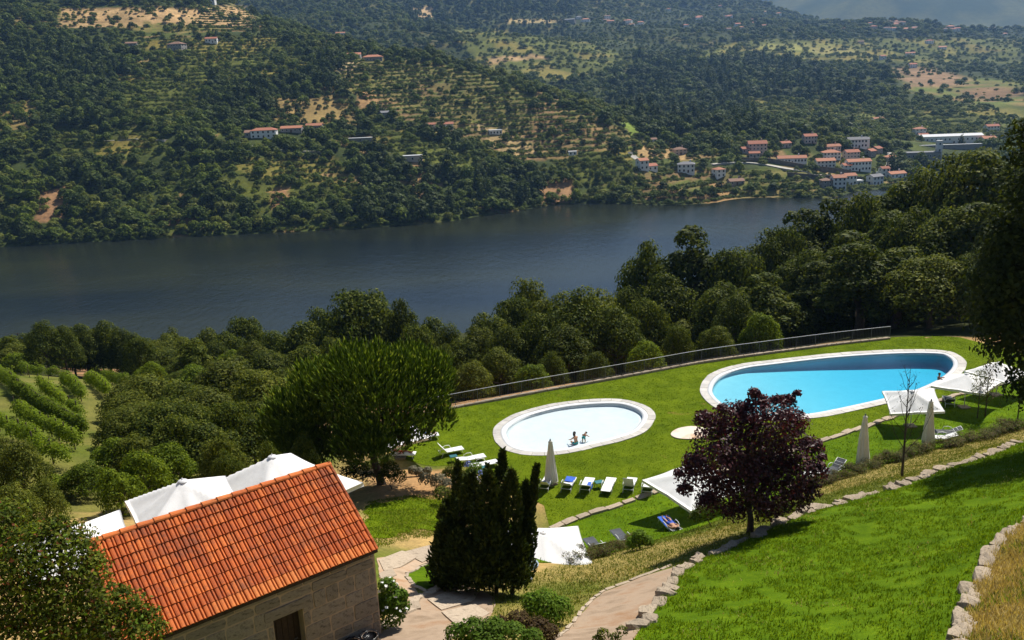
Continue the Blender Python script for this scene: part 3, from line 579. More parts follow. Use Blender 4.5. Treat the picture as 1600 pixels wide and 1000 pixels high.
def proto_tree(kind, mat, R, H, k, n, leaf, z0):
    bl = rand_blobs(R, H, k, z0); cm = leaf_mesh('crown', bl, n, leaf, mat, inner=.25); cv = np.empty(len(cm.vertices)*3, np.float32); cm.vertices.foreach_get('co', cv); cv = cv.reshape(-1, 3); Ha, Ra = float(np.quantile(cv[:, 2], .997)), float(np.quantile(np.hypot(cv[:, 0], cv[:, 1]), .985))
    tips = [(b[0]*.8, b[1]*.8, b[2]) for b in bl[::max(1, k//7)]]; tm = limbs((0, 0, 0), tips, .03*H, 7, bend=.2).mesh('trunk', MT['bark'], True); return dict(kind=kind, crown=cm, trunk=tm, R=Ra, H=Ha)
for i in range(4): PROTO.append(proto_tree('oak_tree', LM['oak'], 5.2, 9.5, 52, 9500, .15, .9))
for i in range(3): PROTO.append(proto_tree('olive_oak', LM['olive'], 5.0, 9.0, 46, 9000, .15, .7))
for i in range(2): PROTO.append(proto_tree('slender_tree', LM['oak'], 3.2, 11.0, 38, 7000, .14, 1.2))
PROTO.append(proto_tree('leafy_tree', LM['fresh'], 4.0, 7.0, 34, 6000, .15, .5)); PROTO.append(proto_tree('leafy_tree', LM['fresh'], 4.2, 6.5, 34, 6000, .15, .5))
OAK, OLV, SLN, FRS = PROTO[:4], PROTO[4:7], PROTO[7:9], PROTO[9:]
def put_tree(pr, x, y, z, sx, sz, label, group=None, cat='tree', name='tree'):
    t = thing(name, label, cat, (x, y, z), random.uniform(0, 6.28), group, (sx, sx, sz)); link('trunk', pr['trunk'], t); link('crown', pr['crown'], t); return t
MARKS = [(30, 'the picture\'s left edge'), (75, 'the vine rows'), (120, 'the leftmost parasol'), (165, 'the left ridge end'), (215, 'the roof ridge\'s left half'), (285, 'the middle roof parasol'), (350, 'the gap between parasols'), (425, 'the tallest parasol'), (480, 'the left fringe of the pine'), (515, 'the right ridge end'), (565, 'the middle of the pine crown'), (610, 'the pine trunk'), (650, 'the bare earth path'), (690, 'the right fringe of the pine'), (740, 'the hydrangea'), (780, 'the paddling pool\'s left rim'), (825, 'the cypress tips'), (860, 'the paddling pool parasol'), (905, 'the two bathers'), (950, 'the flat lounger'), (985, 'the raised lounger'), (1020, 'the paddling pool\'s right rim'), (1075, 'the round lawn slab'), (1110, 'the blue pool\'s left end'), (1150, 'the left half of the plum tree'), (1190, 'the top of the plum tree'), (1235, 'the right half of the plum tree'), (1290, 'the blue pool\'s middle'), (1345, 'the left folded parasol'), (1390, 'the parasol by the blue pool'), (1415, 'the bare sapling'), (1448, 'the right folded parasol'), (1490, 'the swimmer at the pool edge'), (1525, 'the young conifer'), (1560, 'the shaded parasol'), (1600, 'the picture\'s right edge')]
_lab = {}
def unique_label(lab, u, v):
    row = 'low' if v > 560 else 'midway up' if v > 470 else 'high'
    L = '%s, %s above %s' % (lab, row, where_label(u, MARKS))
    return L
def tree_px(pxt, pyt, dist, wpx, protos, label, group=None, name='tree', minh=2.5):
    if group: label = unique_label(label, pxt, pyt)
    """a tree whose top shows at this picture point and which stands this far off"""
    P = at_y(pxt, pyt-(11 if 1190 < pxt < 1320 and dist > 95 else 17 if 1190 < pxt < 1425 and dist > 95 else 4 if pxt > 1425 else 12), dist); g = h1(P[0], P[1]); hgt = max(P[2]-g, minh); wd = wpx*math.sqrt(P[0]**2+P[1]**2)/FPX; pr = random.choice(protos)
    return put_tree(pr, P[0], P[1], g-.1, wd/(2*pr['R']), hgt/pr['H'], label, group, name=name)
# the belt of trees between the pools and the river: picture point of the top, distance, crown width
G1 = 'evergreen oaks on the slope between the railing and the river'
for a in [(1010, 388, 118, 120), (1080, 368, 112, 150), (1150, 400, 108, 130), (1205, 372, 116, 120), (1130, 455, 100, 130), (1040, 440, 104, 130), (1010, 480, 98, 90), (1190, 440, 98, 120), (1150, 470, 92, 90)]:
    tree_px(*a, OAK+SLN[:1], 'dark oak behind the railing', G1, 'oak_tree')
for a in [(1250, 340, 125, 130), (1300, 322, 128, 130), (1350, 318, 122, 120), (1400, 300, 125, 140), (1450, 270, 122, 140), (1500, 245, 118, 150), (1555, 238, 112, 150), (1610, 250, 108, 150), (1265, 400, 108, 130), (1330, 380, 105, 140), (1390, 345, 110, 120), (1430, 330, 104, 130), (1490, 330, 100, 150), (1550, 320, 96, 140), (1230, 365, 118, 90), (1290, 420, 100, 110)]:
    tree_px(*a, OAK+OLV[:1]+SLN, 'tall dark oak behind the blue pool', G1, 'oak_tree')
for a in [(1350, 392, 94, 130), (1410, 400, 93, 120)]:
    tree_px(*a, SLN, 'slim bare trunked tree at the railing end', G1, 'oak_tree')
tree_px(1462, 400, 88, 150, OLV, 'rounded grey green oak', G1, 'oak_tree')
tree_px(1535, 395, 86, 110, OAK, 'dark oak at the lawn corner', G1, 'oak_tree')
for a in [(980, 462, 104, 110), (930, 466, 98, 140), (900, 462, 92, 160), (860, 478, 96, 130), (825, 447, 112, 110), (800, 478, 104, 110), (840, 500, 90, 110), (960, 492, 90, 110), (760, 500, 100, 110), (745, 520, 92, 100), (790, 520, 88, 100), (880, 520, 86, 120), (720, 540, 90, 90), (735, 575, 80, 80), (780, 556, 84, 90)]:
    tree_px(*a, OAK+OLV, 'dark bushy oak behind the railing', G1, 'oak_tree')
for a in [(1120, 520, 86, 70), (1190, 500, 88, 70), (1010, 545, 82, 70), (930, 560, 80, 60), (830, 580, 78, 70), (860, 560, 82, 60), (1060, 520, 86, 60)]:
    tree_px(*a, OAK+FRS[:1], 'low dark shrub behind the railing', 'shrubs behind the railing', 'shrub', minh=1.5)
tree_px(562, 466, 112, 170, OAK, 'broad round oak against the river', G1, 'oak_tree')
tree_px(625, 480, 108, 80, OAK, 'narrow dark oak against the river', G1, 'oak_tree')
for a in [(672, 508, 104, 90), (700, 520, 98, 80), (650, 520, 98, 90), (690, 550, 88, 70)]:
    tree_px(*a, OAK, 'dark oak beside the pine top', G1, 'oak_tree')
for a in [(500, 492, 118, 90), (470, 515, 112, 110), (430, 528, 120, 90), (380, 508, 132, 90), (350, 530, 126, 80), (415, 560, 100, 110), (480, 550, 100, 110), (330, 545, 118, 80), (520, 540, 92, 90), (440, 590, 84, 90)]:
    tree_px(*a, OAK+OLV, 'green oak on the slope', G1, 'oak_tree')
for a in [(290, 540, 135, 80), (255, 535, 140, 80), (235, 545, 130, 60), (300, 565, 118, 80), (265, 525, 150, 60), (320, 525, 145, 70)]:
    tree_px(*a, OLV+FRS, 'pale olive bush on the brink', 'bushes on the brink above the river', 'bush')
for a in [(62, 513, 132, 62), (92, 520, 134, 54), (125, 517, 148, 60), (160, 512, 150, 60), (185, 522, 146, 50), (205, 532, 140, 50), (105, 522, 146, 50)]:
    tree_px(*a, OAK, 'small dark oak on the brink', 'oaks on the brink beyond the vines', 'oak_tree')
for a in [(130, 528, 150, 50), (150, 522, 152, 60), (180, 530, 148, 60), (40, 532, 150, 50), (15, 535, 150, 50), (250, 560, 120, 60), (275, 575, 108, 60), (330, 575, 100, 70), (280, 590, 96, 70), (230, 575, 104, 50), (300, 545, 124, 70), (350, 560, 112, 70), (390, 545, 112, 80)]:
    tree_px(*a, OAK[:2]+OLV+FRS, 'green bush at the end of the vines', 'bushes at the end of the vines', 'bush', minh=2.2)
tree_px(215, 538, 118, 62, OAK, 'lone round dark bush at the end of the vine rows', None, 'bush')
tree_px(300, 560, 108, 70, OAK, 'dark round bush on the reddish soil right of the vines', None, 'bush')
for a in [(355, 575, 74, 160), (400, 590, 70, 130), (310, 620, 66, 140), (430, 620, 68, 90)]:
    tree_px(*a, OLV+FRS[:1], 'big yellowish green tree', 'yellowish trees left of the pine', 'leafy_tree')
for a in [(235, 598, 72, 130), (200, 625, 68, 110), (250, 640, 62, 140), (320, 670, 56, 150), (390, 660, 58, 120)]:
    tree_px(*a, OAK+OLV[:1], 'dark spreading tree in the thicket', 'dark trees behind the parasols', 'oak_tree')
for a in [(175, 690, 54, 90), (215, 715, 48, 90), (125, 735, 50, 80), (260, 705, 52, 90), (180, 740, 46, 80), (90, 755, 50, 70)]:
    tree_px(*a, FRS, 'bright green leafy bush', 'bright bushes behind the parasols', 'leafy_bush', minh=1.5)
for a in [(205, 600, 74, 110), (185, 650, 62, 90), (215, 640, 66, 110), (280, 610, 70, 120), (350, 640, 58, 110), (270, 660, 56, 110), (340, 690, 50, 90), (200, 690, 54, 100), (300, 640, 62, 110), (440, 650, 62, 80), (400, 640, 60, 100)]:
    tree_px(*a, OAK+OLV, 'dark spreading tree in the thicket', 'dark trees behind the parasols', 'oak_tree')
for a in [(22, 700, 46, 90), (60, 760, 40, 70), (10, 770, 38, 90), (-20, 690, 50, 80)]:
    tree_px(*a, OLV, 'olive brown bush', 'olive bushes at the left edge', 'bush', minh=2)
for a in [(470, 690, 46, 70), (420, 700, 44, 60), (350, 715, 44, 70)]:
    tree_px(*a, OAK, 'dark shrub in shade', 'shrubs in shade behind the tallest parasol', 'shrub', minh=1.5)
# more of the wood farther down, seen between the crowns
cnt = 0
while cnt < 100:
    x, y = random.uniform(-120, 130), random.uniform(100, 215)
    z = h1(x, y); u, v, _ = proj((x, y, z+8)); u0, v0, _ = proj((x, y, z))
    lim = np.interp(u, [-50, 0, 210, 300, 480, 560, 650, 720, 830, 980, 1010, 1090, 1200, 1300, 1400, 1500, 1620], [530, 530, 535, 530, 520, 485, 500, 525, 470, 470, 400, 385, 385, 335, 305, 260, 250])
    if u < -40 or u > 1640 or v < lim+8: continue
    if x < -45 and y < 130 or (40 < u0 < 210 and 540 < v0 < 660): continue
    pr = random.choice(OAK+OLV+SLN); put_tree(pr, x, y, z-.2, random.uniform(.8, 1.15), random.uniform(.75, .9), unique_label('dark oak deep in the wood', u, v), G1, name='oak_tree'); cnt += 1

# vines
def vine_row(pts, hgt, label):
    W = [hit(*p) for p in pts]; n = max(6, int(sum(np.linalg.norm(W[i+1]-W[i]) for i in range(len(W)-1))/.38)); bl = []
    tt = np.linspace(0, len(W)-1.001, n); c0 = W[0]; t = thing('vine_row', label, 'vines', tuple(c0), 0, 'rows of vines on the left')
    for s in tt:
        i = int(s); P = W[i]*(1-(s-i))+W[i+1]*(s-i); zz = h1(P[0], P[1])
        if random.random() < .07: continue
        r = hgt*.36*random.uniform(.75, 1.25); bl.append((P[0]-c0[0]+random.uniform(-.1, .1), P[1]-c0[1]+random.uniform(-.1, .1), zz-c0[2]+hgt*random.uniform(.38, .66), r*random.uniform(.7, 1), r*random.uniform(.7, 1), r*1.25))
    link('foliage', leaf_mesh('foliage', bl, n*150, .085, LM['vine'], inner=.6), t)
    for s in tt[::6]:
        i = int(s); P = W[i]*(1-(s-i))+W[i+1]*(s-i); zz = h1(P[0], P[1])-c0[2]; x, y = P[0]-c0[0], P[1]-c0[1]; MB().tube([(x, y, zz-.2), (x, y, zz+hgt+.1)], .05, 5).build('post', MT['bark'], t)
for k, (pts, lab) in enumerate([([(-25, 552), (5, 557), (52, 570)], 'short vine row nearest the river at the left edge'), ([(-20, 562), (0, 567), (44, 586)], 'second vine row from the river at the left edge'), ([(46, 588), (91, 592)], 'short vine row ending at the bare soil patch'),
        ([(75, 567), (140, 580), (198, 606)], 'long vine row running along the reddish soil to the thicket'), ([(-20, 574), (0, 590), (26, 616), (78, 653), (130, 684)], 'longest vine row running down through the middle of the plot'),
        ([(64, 611), (101, 645)], 'leftmost short vine row in the bare soil patch'), ([(101, 603), (130, 631)], 'middle short vine row in the bare soil patch'), ([(140, 602), (169, 624)], 'short vine row nearest the thicket in the bare soil patch'),
        ([(26, 650), (78, 681), (122, 705)], 'vine row just below the longest one'), ([(-20, 662), (0, 675), (34, 690), (62, 706)], 'vine row near the olive bushes at the left edge'), ([(112, 648), (127, 659)], 'tiny vine stub at the thicket edge'), ([(55, 712), (104, 735)], 'lowest vine row above the bright leafy bushes')]):
    vine_row(pts, 1.7, lab)
for k in range(6):
    (ax, ay), (bx, by) = [(58, 548), (98, 556)], [(58, 548), (98, 556)]
P = hit(35, 560); t = thing('utility_pole', 'thin dark utility pole above the vines at the left edge', 'pole', tuple(P))
hp_ = at_y(35, 520, P[1])[2]-P[2]; MB().tube([(0, 0, -.3), (0, 0, hp_)], [.12, .09], 6).build('post', MT['bark'], t); MB().box((0, 0, hp_-.2), (1.2, .1, .1)).build('crossarm', MT['bark'], t)
b = MB(); b.tube([(-.5, 0, hp_-.1), (-20, 4, hp_-.9), (-40, 8, hp_-.4)], .03, 4); b.build('wire', MT['iron'], t)

# umbrella pine
base = hit(596, 757); dep = base[1]; t = thing('pine_tree', 'umbrella pine with upright candle shoots leaning over the sun loungers', 'pine tree', tuple(base))
mp = math.hypot(base[1], base[2]-CAM_Z)/FPX*1.03
def off(px, py, dy=0.0): return at_y(px, py, dep+dy)-base
PB = []
for (px, py, r, dy) in [(640, 606, 56, 0), (600, 592, 46, 1.5), (565, 605, 66, -1), (510, 635, 62, .5), (463, 655, 42, 0), (600, 650, 58, -1.5), (655, 640, 46, .5), (560, 690, 40, -2), (680, 605, 30, 1), (455, 690, 34, -.5), (520, 680, 48, 1), (640, 578, 40, 2.5), (545, 640, 60, 2.5), (620, 610, 60, 3), (500, 610, 45, 3), (445, 640, 26, .5), (690, 660, 24, 0), (610, 690, 30, .3), (540, 600, 36, .5), (575, 715, 30, -2.2), (475, 705, 40, 0), (520, 715, 42, .6), (560, 700, 40, 1.5), (610, 685, 36, 1), (590, 700, 26, -2.6), (650, 680, 30, .5), (440, 670, 34, .5), (515, 600, 22, .5), (680, 580, 26, 1), (485, 600, 28, 1.5)]:
    q = off(px, py, dy); PB.append((*q, r*mp, r*mp, r*mp*.9))
n = 24000; P, Nn = crown_pts(PB, n, inner=.5); P[:, 2] += .2*np.abs(rng.normal(size=n)); D = Nn*.75+np.c_[rng.normal(0, .15, (n, 2)), np.full(n, .75)]; D /= np.linalg.norm(D, axis=1)[:, None]
s = rng.uniform(.15, .29, n); V = []; 
for k in range(2):
    side = rng.normal(size=(n, 3)); V.append(quads(P+D*s[:, None]*.5, np.cross(D, side), s, .23, 0, D))
V = np.concatenate(V); link('crown', mesh_np('crown', V, np.arange(len(V)).reshape(-1, 4), LM['needle']), t)
k = P[:, 2] > np.quantile(P[:, 2], .25); k &= rng.random(n) < .36; Q = P[k]+D[k]*s[k, None]*1.5
V = quads(Q, np.cross(D[k], rng.normal(size=(k.sum(), 3))), s[k]*.75, .20, 0, D[k]); link('shoot_tips', mesh_np('shoot_tips', V, np.arange(len(V)).reshape(-1, 4), LM['tip']), t)
limbs((0, 0, 0), [(b[0]*.92, b[1]*.92, b[2]-.2) for b in PB[::2]], .24, 8, fork=tuple(off(580, 705, -.3))).build('trunk', MT['bark'], t, True)

# purple plum
base = hit(1172, 832); dep = base[1]; t = thing('plum_tree', 'round purple leaved plum tree above the stone wall', 'tree', tuple(base)); mp = np.linalg.norm(base-Cc)/FPX
PB = []
for (px, py, r, dy) in [(1170, 700, 52, 0), (1120, 715, 44, -.4), (1225, 705, 44, .3), (1090, 745, 32, 0), (1245, 735, 40, -.3), (1150, 665, 42, .5), (1205, 660, 40, -.4), (1120, 675, 32, .8), (1185, 632, 20, .2), (1178, 614, 9, .2), (1240, 660, 24, .5), (1232, 628, 13, .2), (1246, 615, 6, .2), (1215, 625, 10, 0), (1165, 755, 52, -.6), (1215, 765, 46, -.4), (1130, 775, 40, .2), (1200, 735, 50, .9), (1150, 735, 50, 1), (1085, 725, 20, .2), (1070, 765, 12, 0), (1268, 700, 20, 0), (1275, 735, 18, .3), (1105, 785, 18, -.3), (1195, 795, 26, .3), (1240, 780, 28, .2), (1262, 765, 20, 0), (1150, 800, 20, .4), (1100, 655, 16, .3), (1130, 640, 10, 0), (1160, 640, 14, .4), (1285, 715, 8, .2), (1060, 740, 8, .2)]:
    q = off(px, py, dy); PB.append((*q, r*mp))
link('crown', leaf_mesh('crown', PB, 26000, .070, LM['plum'], inner=.6, rnd=1.0, asp=.62, wexp=1.15), t); limbs((0, 0, 0), [(b[0], b[1], b[2]+b[3]*.5) for b in PB[:14]], .13, 7, fork=tuple(off(1170, 790))).build('trunk', MT['bark'], t, True)

# cypress clump
base = hit(745, 922); dep = base[1]; t = thing('cypress_tree', 'dense dark cypress of many pointed stems beside the garden path', 'cypress', tuple(base)); mp = np.linalg.norm(base-Cc)/FPX
bm_ = MB()
for (pb, pt_, py, r, dy) in [(745, 738, 738, 17, 0), (715, 715, 722, 12, 0), (775, 786, 704, 14, .2), (800, 822, 752, 14, .3), (765, 762, 726, 12, .1), (808, 842, 726, 7, .1), (690, 692, 790, 11, .1), (695, 693, 815, 20, -.3), (730, 726, 745, 20, .8), (760, 764, 735, 22, -.5), (790, 800, 735, 18, -.3), (815, 826, 800, 16, .1), (700, 700, 780, 18, .6), (685, 684, 862, 14, .1), (770, 757, 800, 24, -.9), (720, 715, 830, 24, -.8), (800, 805, 830, 22, -.6), (812, 838, 728, 8, .2), (745, 750, 850, 26, -1.1), (810, 822, 870, 12, -.2), (700, 690, 880, 16, -.7), (775, 783, 880, 24, -1)]:
    A = off(pb, 915, dy); B = off(pt_, py, dy); hgt = np.linalg.norm(B-A); k = int(520*hgt*(r/18)); u = rng.random(k)**.8; rad = 1.25*r*mp*np.sqrt(np.clip(1-u**1.6, 0.02, 1))*np.clip(.55+u*1.4, 0, 1)
    an = rng.uniform(0, 6.283, k); rad = rad*(1-.45*rng.random(k)**2)*(1+.22*np.sin(an*3+u*11)); P = A+(B-A)*u[:, None]+np.c_[np.cos(an)*rad, np.sin(an)*rad, rng.normal(0, .05, k)]
    outd = np.c_[np.cos(an), np.sin(an), np.zeros(k)]; D = outd*.7+np.array([0, 0, 1])+rng.normal(0, .45, (k, 3)); Nn = np.cross(D, rng.normal(size=(k, 3)))
    V = quads(P, Nn, rng.uniform(.06, .15, k), .34, 0, D); bm_.v.append(None); bm_.f.append(V); bm_.tube if 0 else None
V = np.concatenate(bm_.f); link('foliage', mesh_np('foliage', V, np.arange(len(V)).reshape(-1, 4), LM['cyp']), t)
b = MB()
for px in (715, 745, 775, 800): b.tube([tuple(off(px, 925)-np.array([0, 0, .2])), tuple(off(px+3, 800))], [.09, .03], 6)
b.build('stems', MT['bark'], t)

def clump(name, label, cat, spec, n, leaf, mats, group=None, base_px=None, dep=None, trunk=True, r0=.1, wood=None, **k):
    """bush or tree from picture blobs (px, py, r px, depth offset) round a foot point"""
    global _b
    base = hit(*base_px) if dep is None else at_y(*base_px, dep)
    if dep is not None: base = np.array([base[0], base[1], h1(base[0], base[1])])
    mp = np.linalg.norm(base-Cc)/FPX; t = thing(name, label, cat, tuple(base), 0, group); B = []
    for (px, py, r, dy) in spec:
        q = at_y(px, py, base[1]+dy)-base; B.append((*q, r*mp))
    link('foliage', leaf_mesh('foliage', B, n, leaf, mats, **k), t)
    if trunk: limbs((0, 0, 0), [(q[0], q[1], q[2]) for q in B[:9]], r0, 6, fork=None).build('stems', wood or MT['bark'], t, True)
    return t
clump('garden_tree', 'nearest leafy tree overlapping the left end of the tiled roof', 'tree', [(75, 890, 62, 0), (30, 930, 60, .3), (105, 850, 36, .2), (60, 845, 30, .4), (130, 900, 34, -.1), (150, 950, 40, -.2), (205, 950, 24, -.1), (232, 965, 18, 0), (90, 960, 60, -.3), (20, 990, 50, -.2), (170, 985, 40, -.3), (215, 990, 30, -.3), (100, 1010, 60, -.3), (15, 850, 34, .6), (130, 850, 14, .2), (90, 822, 16, .3), (190, 925, 12, 0), (-20, 900, 60, .3), (145, 880, 16, 0), (250, 985, 14, -.1), (10, 810, 30, .9)], 21000, .042, [LM['oak'], LM['fresh'], LM['olive'], LM['fresh'], LM['olive'], LM['shrub'], LM['fresh'], LM['oak'], LM['oak'], LM['olive'], LM['red']], base_px=(80, 1060), dep=14.5, r0=.1, inner=.7, rnd=1.0, asp=.5)
clump('edge_tree', 'tall black green tree at the right edge shading the lawn', 'tree', [(1585, 450, 62, 0), (1600, 380, 55, .5), (1610, 310, 50, .3), (1588, 222, 18, 0), (1596, 200, 14, 0), (1600, 250, 24, 0), (1568, 520, 36, -.5), (1600, 560, 45, 0), (1556, 400, 24, .6), (1630, 480, 80, 0), (1650, 400, 90, 1), (1660, 560, 70, -1), (1555, 460, 26, -.6), (1550, 505, 18, 0), (1592, 605, 20, -.5), (1620, 620, 40, 0), (1700, 480, 100, 1), (1700, 350, 90, 0), (1740, 420, 110, 0), (1565, 350, 14, .2), (1700, 580, 80, -1), (1562, 430, 44, 0), (1558, 490, 40, 0), (1572, 380, 36, 0), (1566, 540, 34, 0), (1590, 500, 60, 0), (1610, 420, 60, -.5), (1640, 330, 60, 0), (1680, 620, 60, 0), (1720, 300, 90, 2), (1760, 240, 90, 3), (1830, 300, 110, 4), (1650, 280, 60, 0), (1780, 500, 110, -1), (1800, 380, 100, 1)], 42000, .125, LM['dark'], base_px=(1690, 700), dep=42, r0=.32, inner=.6)
clump('shrub', 'bright green shrub on the dry bank left of the gravel path', 'shrub', [(850, 945, 26, 0), (830, 940, 16, .1), (875, 950, 20, 0), (860, 962, 20, -.2), (835, 955, 18, -.1)], 3800, .045, LM['shrub'], base_px=(852, 975), r0=.03)
clump('shrub', 'wide bright green shrub at the bottom edge of the picture', 'shrub', [(740, 990, 26, 0), (770, 985, 22, 0), (715, 992, 20, 0), (800, 992, 22, 0), (830, 1000, 20, 0), (760, 1005, 30, -.2), (738, 972, 8, .1)], 4600, .042, LM['shrub'], base_px=(760, 1030), r0=.03)
clump('shrub', 'brownish low shrub between the two bright green shrubs', 'shrub', [(810, 972, 20, 0), (840, 985, 22, 0), (780, 975, 14, 0), (860, 988, 14, 0)], 2600, .04, LM['heath'], base_px=(820, 1000), r0=.02)
clump('weed', 'yellowish weed on the gravel path at the bottom edge', 'weed', [(942, 990, 10, 0), (972, 985, 9, 0), (935, 1000, 10, 0), (960, 998, 10, 0)], 500, .035, LM['olive'], base_px=(950, 1012), r0=.015)
fb = clump('flowering_bush', 'round green bush with white flowers at the corner of the stone house', 'bush', [(612, 935, 22, 0), (605, 915, 14, 0), (622, 945, 18, 0), (610, 960, 22, -.1), (600, 945, 18, .1), (628, 930, 10, 0)], 4200, .045, LM['shrub'], base_px=(612, 980), r0=.03)
base = np.array(fb.location); n = 34; P, Nn = crown_pts([(*(at_y(px, py, base[1]-.05)-base), r*.0185) for px, py, r in [(612, 935, 22), (605, 915, 14), (622, 945, 18), (610, 960, 22), (600, 945, 18)]], n, inner=.02)
MT['petal'] = plain('white petals', (.78, .77, .72), .6)
fm = mesh_np('flower', np.concatenate([quads(np.zeros((3, 3)), np.array([[0, 0, 1.], [.5, .2, 1], [-.4, .3, 1]]), .055, .9, .2)]), np.arange(12).reshape(-1, 4), MT['petal'])
for p in P: link('flower', fm, fb, tuple(p), (random.uniform(-.6, .6), random.uniform(-.6, .2), random.uniform(0, 6)))
hy = clump('hydrangea', 'hydrangea with blue and pale flower heads behind the cypress', 'bush', [(742, 733, 14, 0), (735, 742, 12, 0), (752, 745, 13, 0), (745, 755, 12, -.1)], 1500, .055, LM['shrub'], base_px=(743, 768), r0=.03)
base = np.array(hy.location); MT['hyb'] = plain('blue florets', (.22, .27, .62), .7); MT['hyp'] = plain('pale florets', (.62, .56, .66), .7)
hm = [mesh_np('flower_head', quads(*(lambda d: (d*.1, d))(rng.normal(size=(40, 3))/1.7), .045, .9, .1), np.arange(160).reshape(-1, 4), MT[k]) for k in ('hyb', 'hyp')]
for (px, py, k) in [(730, 727, 0), (738, 737, 0), (751, 736, 0), (752, 741, 0), (758, 745, 0), (732, 722, 0), (745, 748, 1), (752, 752, 1), (747, 758, 1), (742, 752, 1), (760, 755, 1)]:
    link('flower_head', hm[k], hy, tuple(at_y(px, py, base[1]-.7)-base))
for i, (spec, m, lab, bp) in enumerate([([(665, 748, 12, 0), (685, 752, 14, 0), (700, 758, 12, 0)], 'grey', 'silvery grey low shrub beside the bare earth path', (682, 768)), ([(645, 735, 8, 0), (655, 737, 8, 0), (668, 735, 7, 0)], 'grey', 'small silvery shrub in front of the sunbather in red shorts', (655, 744)),
        ([(710, 738, 16, 0), (725, 748, 14, 0), (700, 742, 12, 0)], 'olive', 'brownish green shrub left of the hydrangea', (712, 764)), ([(690, 772, 14, 0), (715, 778, 18, 0), (740, 772, 14, 0)], 'olive', 'yellowish shrub behind the cypress tops', (715, 796)),
        ([(610, 735, 16, 0), (622, 745, 14, 0), (600, 745, 12, 0)], 'oak', 'round dark shrub right of the pine trunk', (612, 764)), ([(560, 735, 16, 0), (545, 742, 16, 0), (575, 745, 12, 0)], 'dark', 'dark shrub in the shade left of the pine trunk', (558, 762)), ([(590, 725, 10, .6), (605, 722, 12, .6), (575, 728, 10, .6)], 'olive', 'olive shrub behind the pine trunk', (592, 742)),
        ([(1000, 838, 12, 0), (990, 848, 12, 0), (1012, 845, 10, 0)], 'shrub', 'small green shrub with white flowers at the hedge gap', (1000, 858)), ([(1100, 800, 18, 0), (1120, 790, 16, 0), (1135, 800, 14, 0), (1085, 808, 10, 0)], 'oak', 'dark shrub under the left side of the plum tree', (1110, 822)), ([(1195, 800, 12, .5), (1215, 795, 14, .5), (1230, 790, 12, .5)], 'fresh', 'green shrub behind the plum trunk', (1212, 812))]):
    clump('shrub', lab, 'shrub', spec, 1500, .06, LM[m], base_px=bp, r0=.03)
# heather hedge: separate low bushes
hb = [leaf_mesh('foliage', [(random.uniform(-.5, .5), random.uniform(-.3, .3), random.uniform(.12, .34), random.uniform(.22, .36)) for _ in range(8)], 1100, .045, [LM['heath'], LM['oak'], LM['olive']], inner=.6, asp=.3, updir=1.0) for _ in range(4)]
HL = [(895, 878), (920, 874), (940, 870), (965, 862), (985, 856)]; HR = [(1258, 764), (1280, 757), (1305, 749), (1330, 741), (1355, 734), (1380, 727), (1405, 720), (1430, 712), (1455, 705), (1480, 699), (1505, 693), (1530, 687), (1555, 680), (1580, 673), (1600, 668), (1625, 660)]
HMK = [(1262, 'the plum crown'), (1305, 'the dark lounger'), (1347, 'the left folded parasol'), (1405, 'the bare sapling'), (1450, 'the right folded parasol'), (1490, 'the two right loungers'), (1530, 'the young conifer'), (1590, 'the right edge')]
for L, lab, g, s in ((HL, 'brown heather bush in the short hedge below the white parasol', 'heather bushes below the parasol', .95), (HR, 'brown heather bush in the long hedge', 'heather bushes in the long hedge', 1.15)):
    for a in L:
        for j in range(2):
            P = hit(a[0]+random.uniform(-6, 6)+j*12, a[1]-j*4+random.uniform(-1, 1)); t = thing('heather_bush', lab+(' near '+where_label(a[0], HMK) if a[0] > 1100 else ''), 'bush', tuple(P), random.uniform(0, 6), g, s*random.uniform(.8, 1.25)); link('foliage', random.choice(hb), t)
# thin saplings
def twig_tree(name, label, base_px, top, spread, n, mat_leaf=None, nleaf=0, leaf=.05, r0=.06, lean=0):
    base = hit(*base_px); hgt = at_y(*top, base[1])[2]-base[2]; t = thing(name, label, 'tree', tuple(base)); b = MB(); ends = []
    tip = Vector((lean, 0, hgt)); b.tube([(0, 0, -.2), (lean*.2, 0, hgt*.3), (lean*.6, .05, hgt*.65), tip], [r0, r0*.7, r0*.4, r0*.1], 6)
    for i in range(n):
        z = hgt*(.22+.7*i/n); a = i*2.4+random.uniform(-.4, .4); L = spread*(1.1-.75*i/n)*random.uniform(.7, 1.2); p0 = Vector((lean*z/hgt, 0, z)); p1 = p0+Vector((math.cos(a)*L*.45, math.sin(a)*L*.45, L*.55)); p2 = p0+Vector((math.cos(a)*L*.75, math.sin(a)*L*.75, L*1.35)); b.tube([p0, p1, p2], [r0*.32, r0*.2, r0*.06], 4); ends += [p1, p2]
        for j in range(3):
            q = p1.lerp(p2, j/3); e = q+Vector((random.uniform(-.4, .4), random.uniform(-.4, .4), random.uniform(.3, .8)))*spread*.45; b.tube([q, e], [r0*.12, r0*.04], 3); ends.append(e)
    b.build('trunk', MT['bark'], t)
    if nleaf: link('leaves', leaf_mesh('leaves', [(e.x, e.y, e.z, .28) for e in ends], nleaf, leaf, mat_leaf, inner=.9), t)
twig_tree('sapling', 'thin almost bare sapling in front of the folded parasols', (1409, 746), (1415, 575), 1.5, 15, LM['heath'], 160, .035, .075)
twig_tree('sapling', 'small bushy young conifer in front of the right hand parasol', (1527, 654), (1516, 582), .85, 14, LM['olive'], 900, .05, .05)
twig_tree('sapling', 'slim dark sapling right of the young conifer', (1539, 652), (1546, 560), .8, 12, LM['heath'], 420, .05, .06)
twig_tree('sapling', 'thin young tree in the shade beside the rightmost parasol', (1590, 655), (1580, 570), .9, 12, LM['olive'], 500, .05, .05)

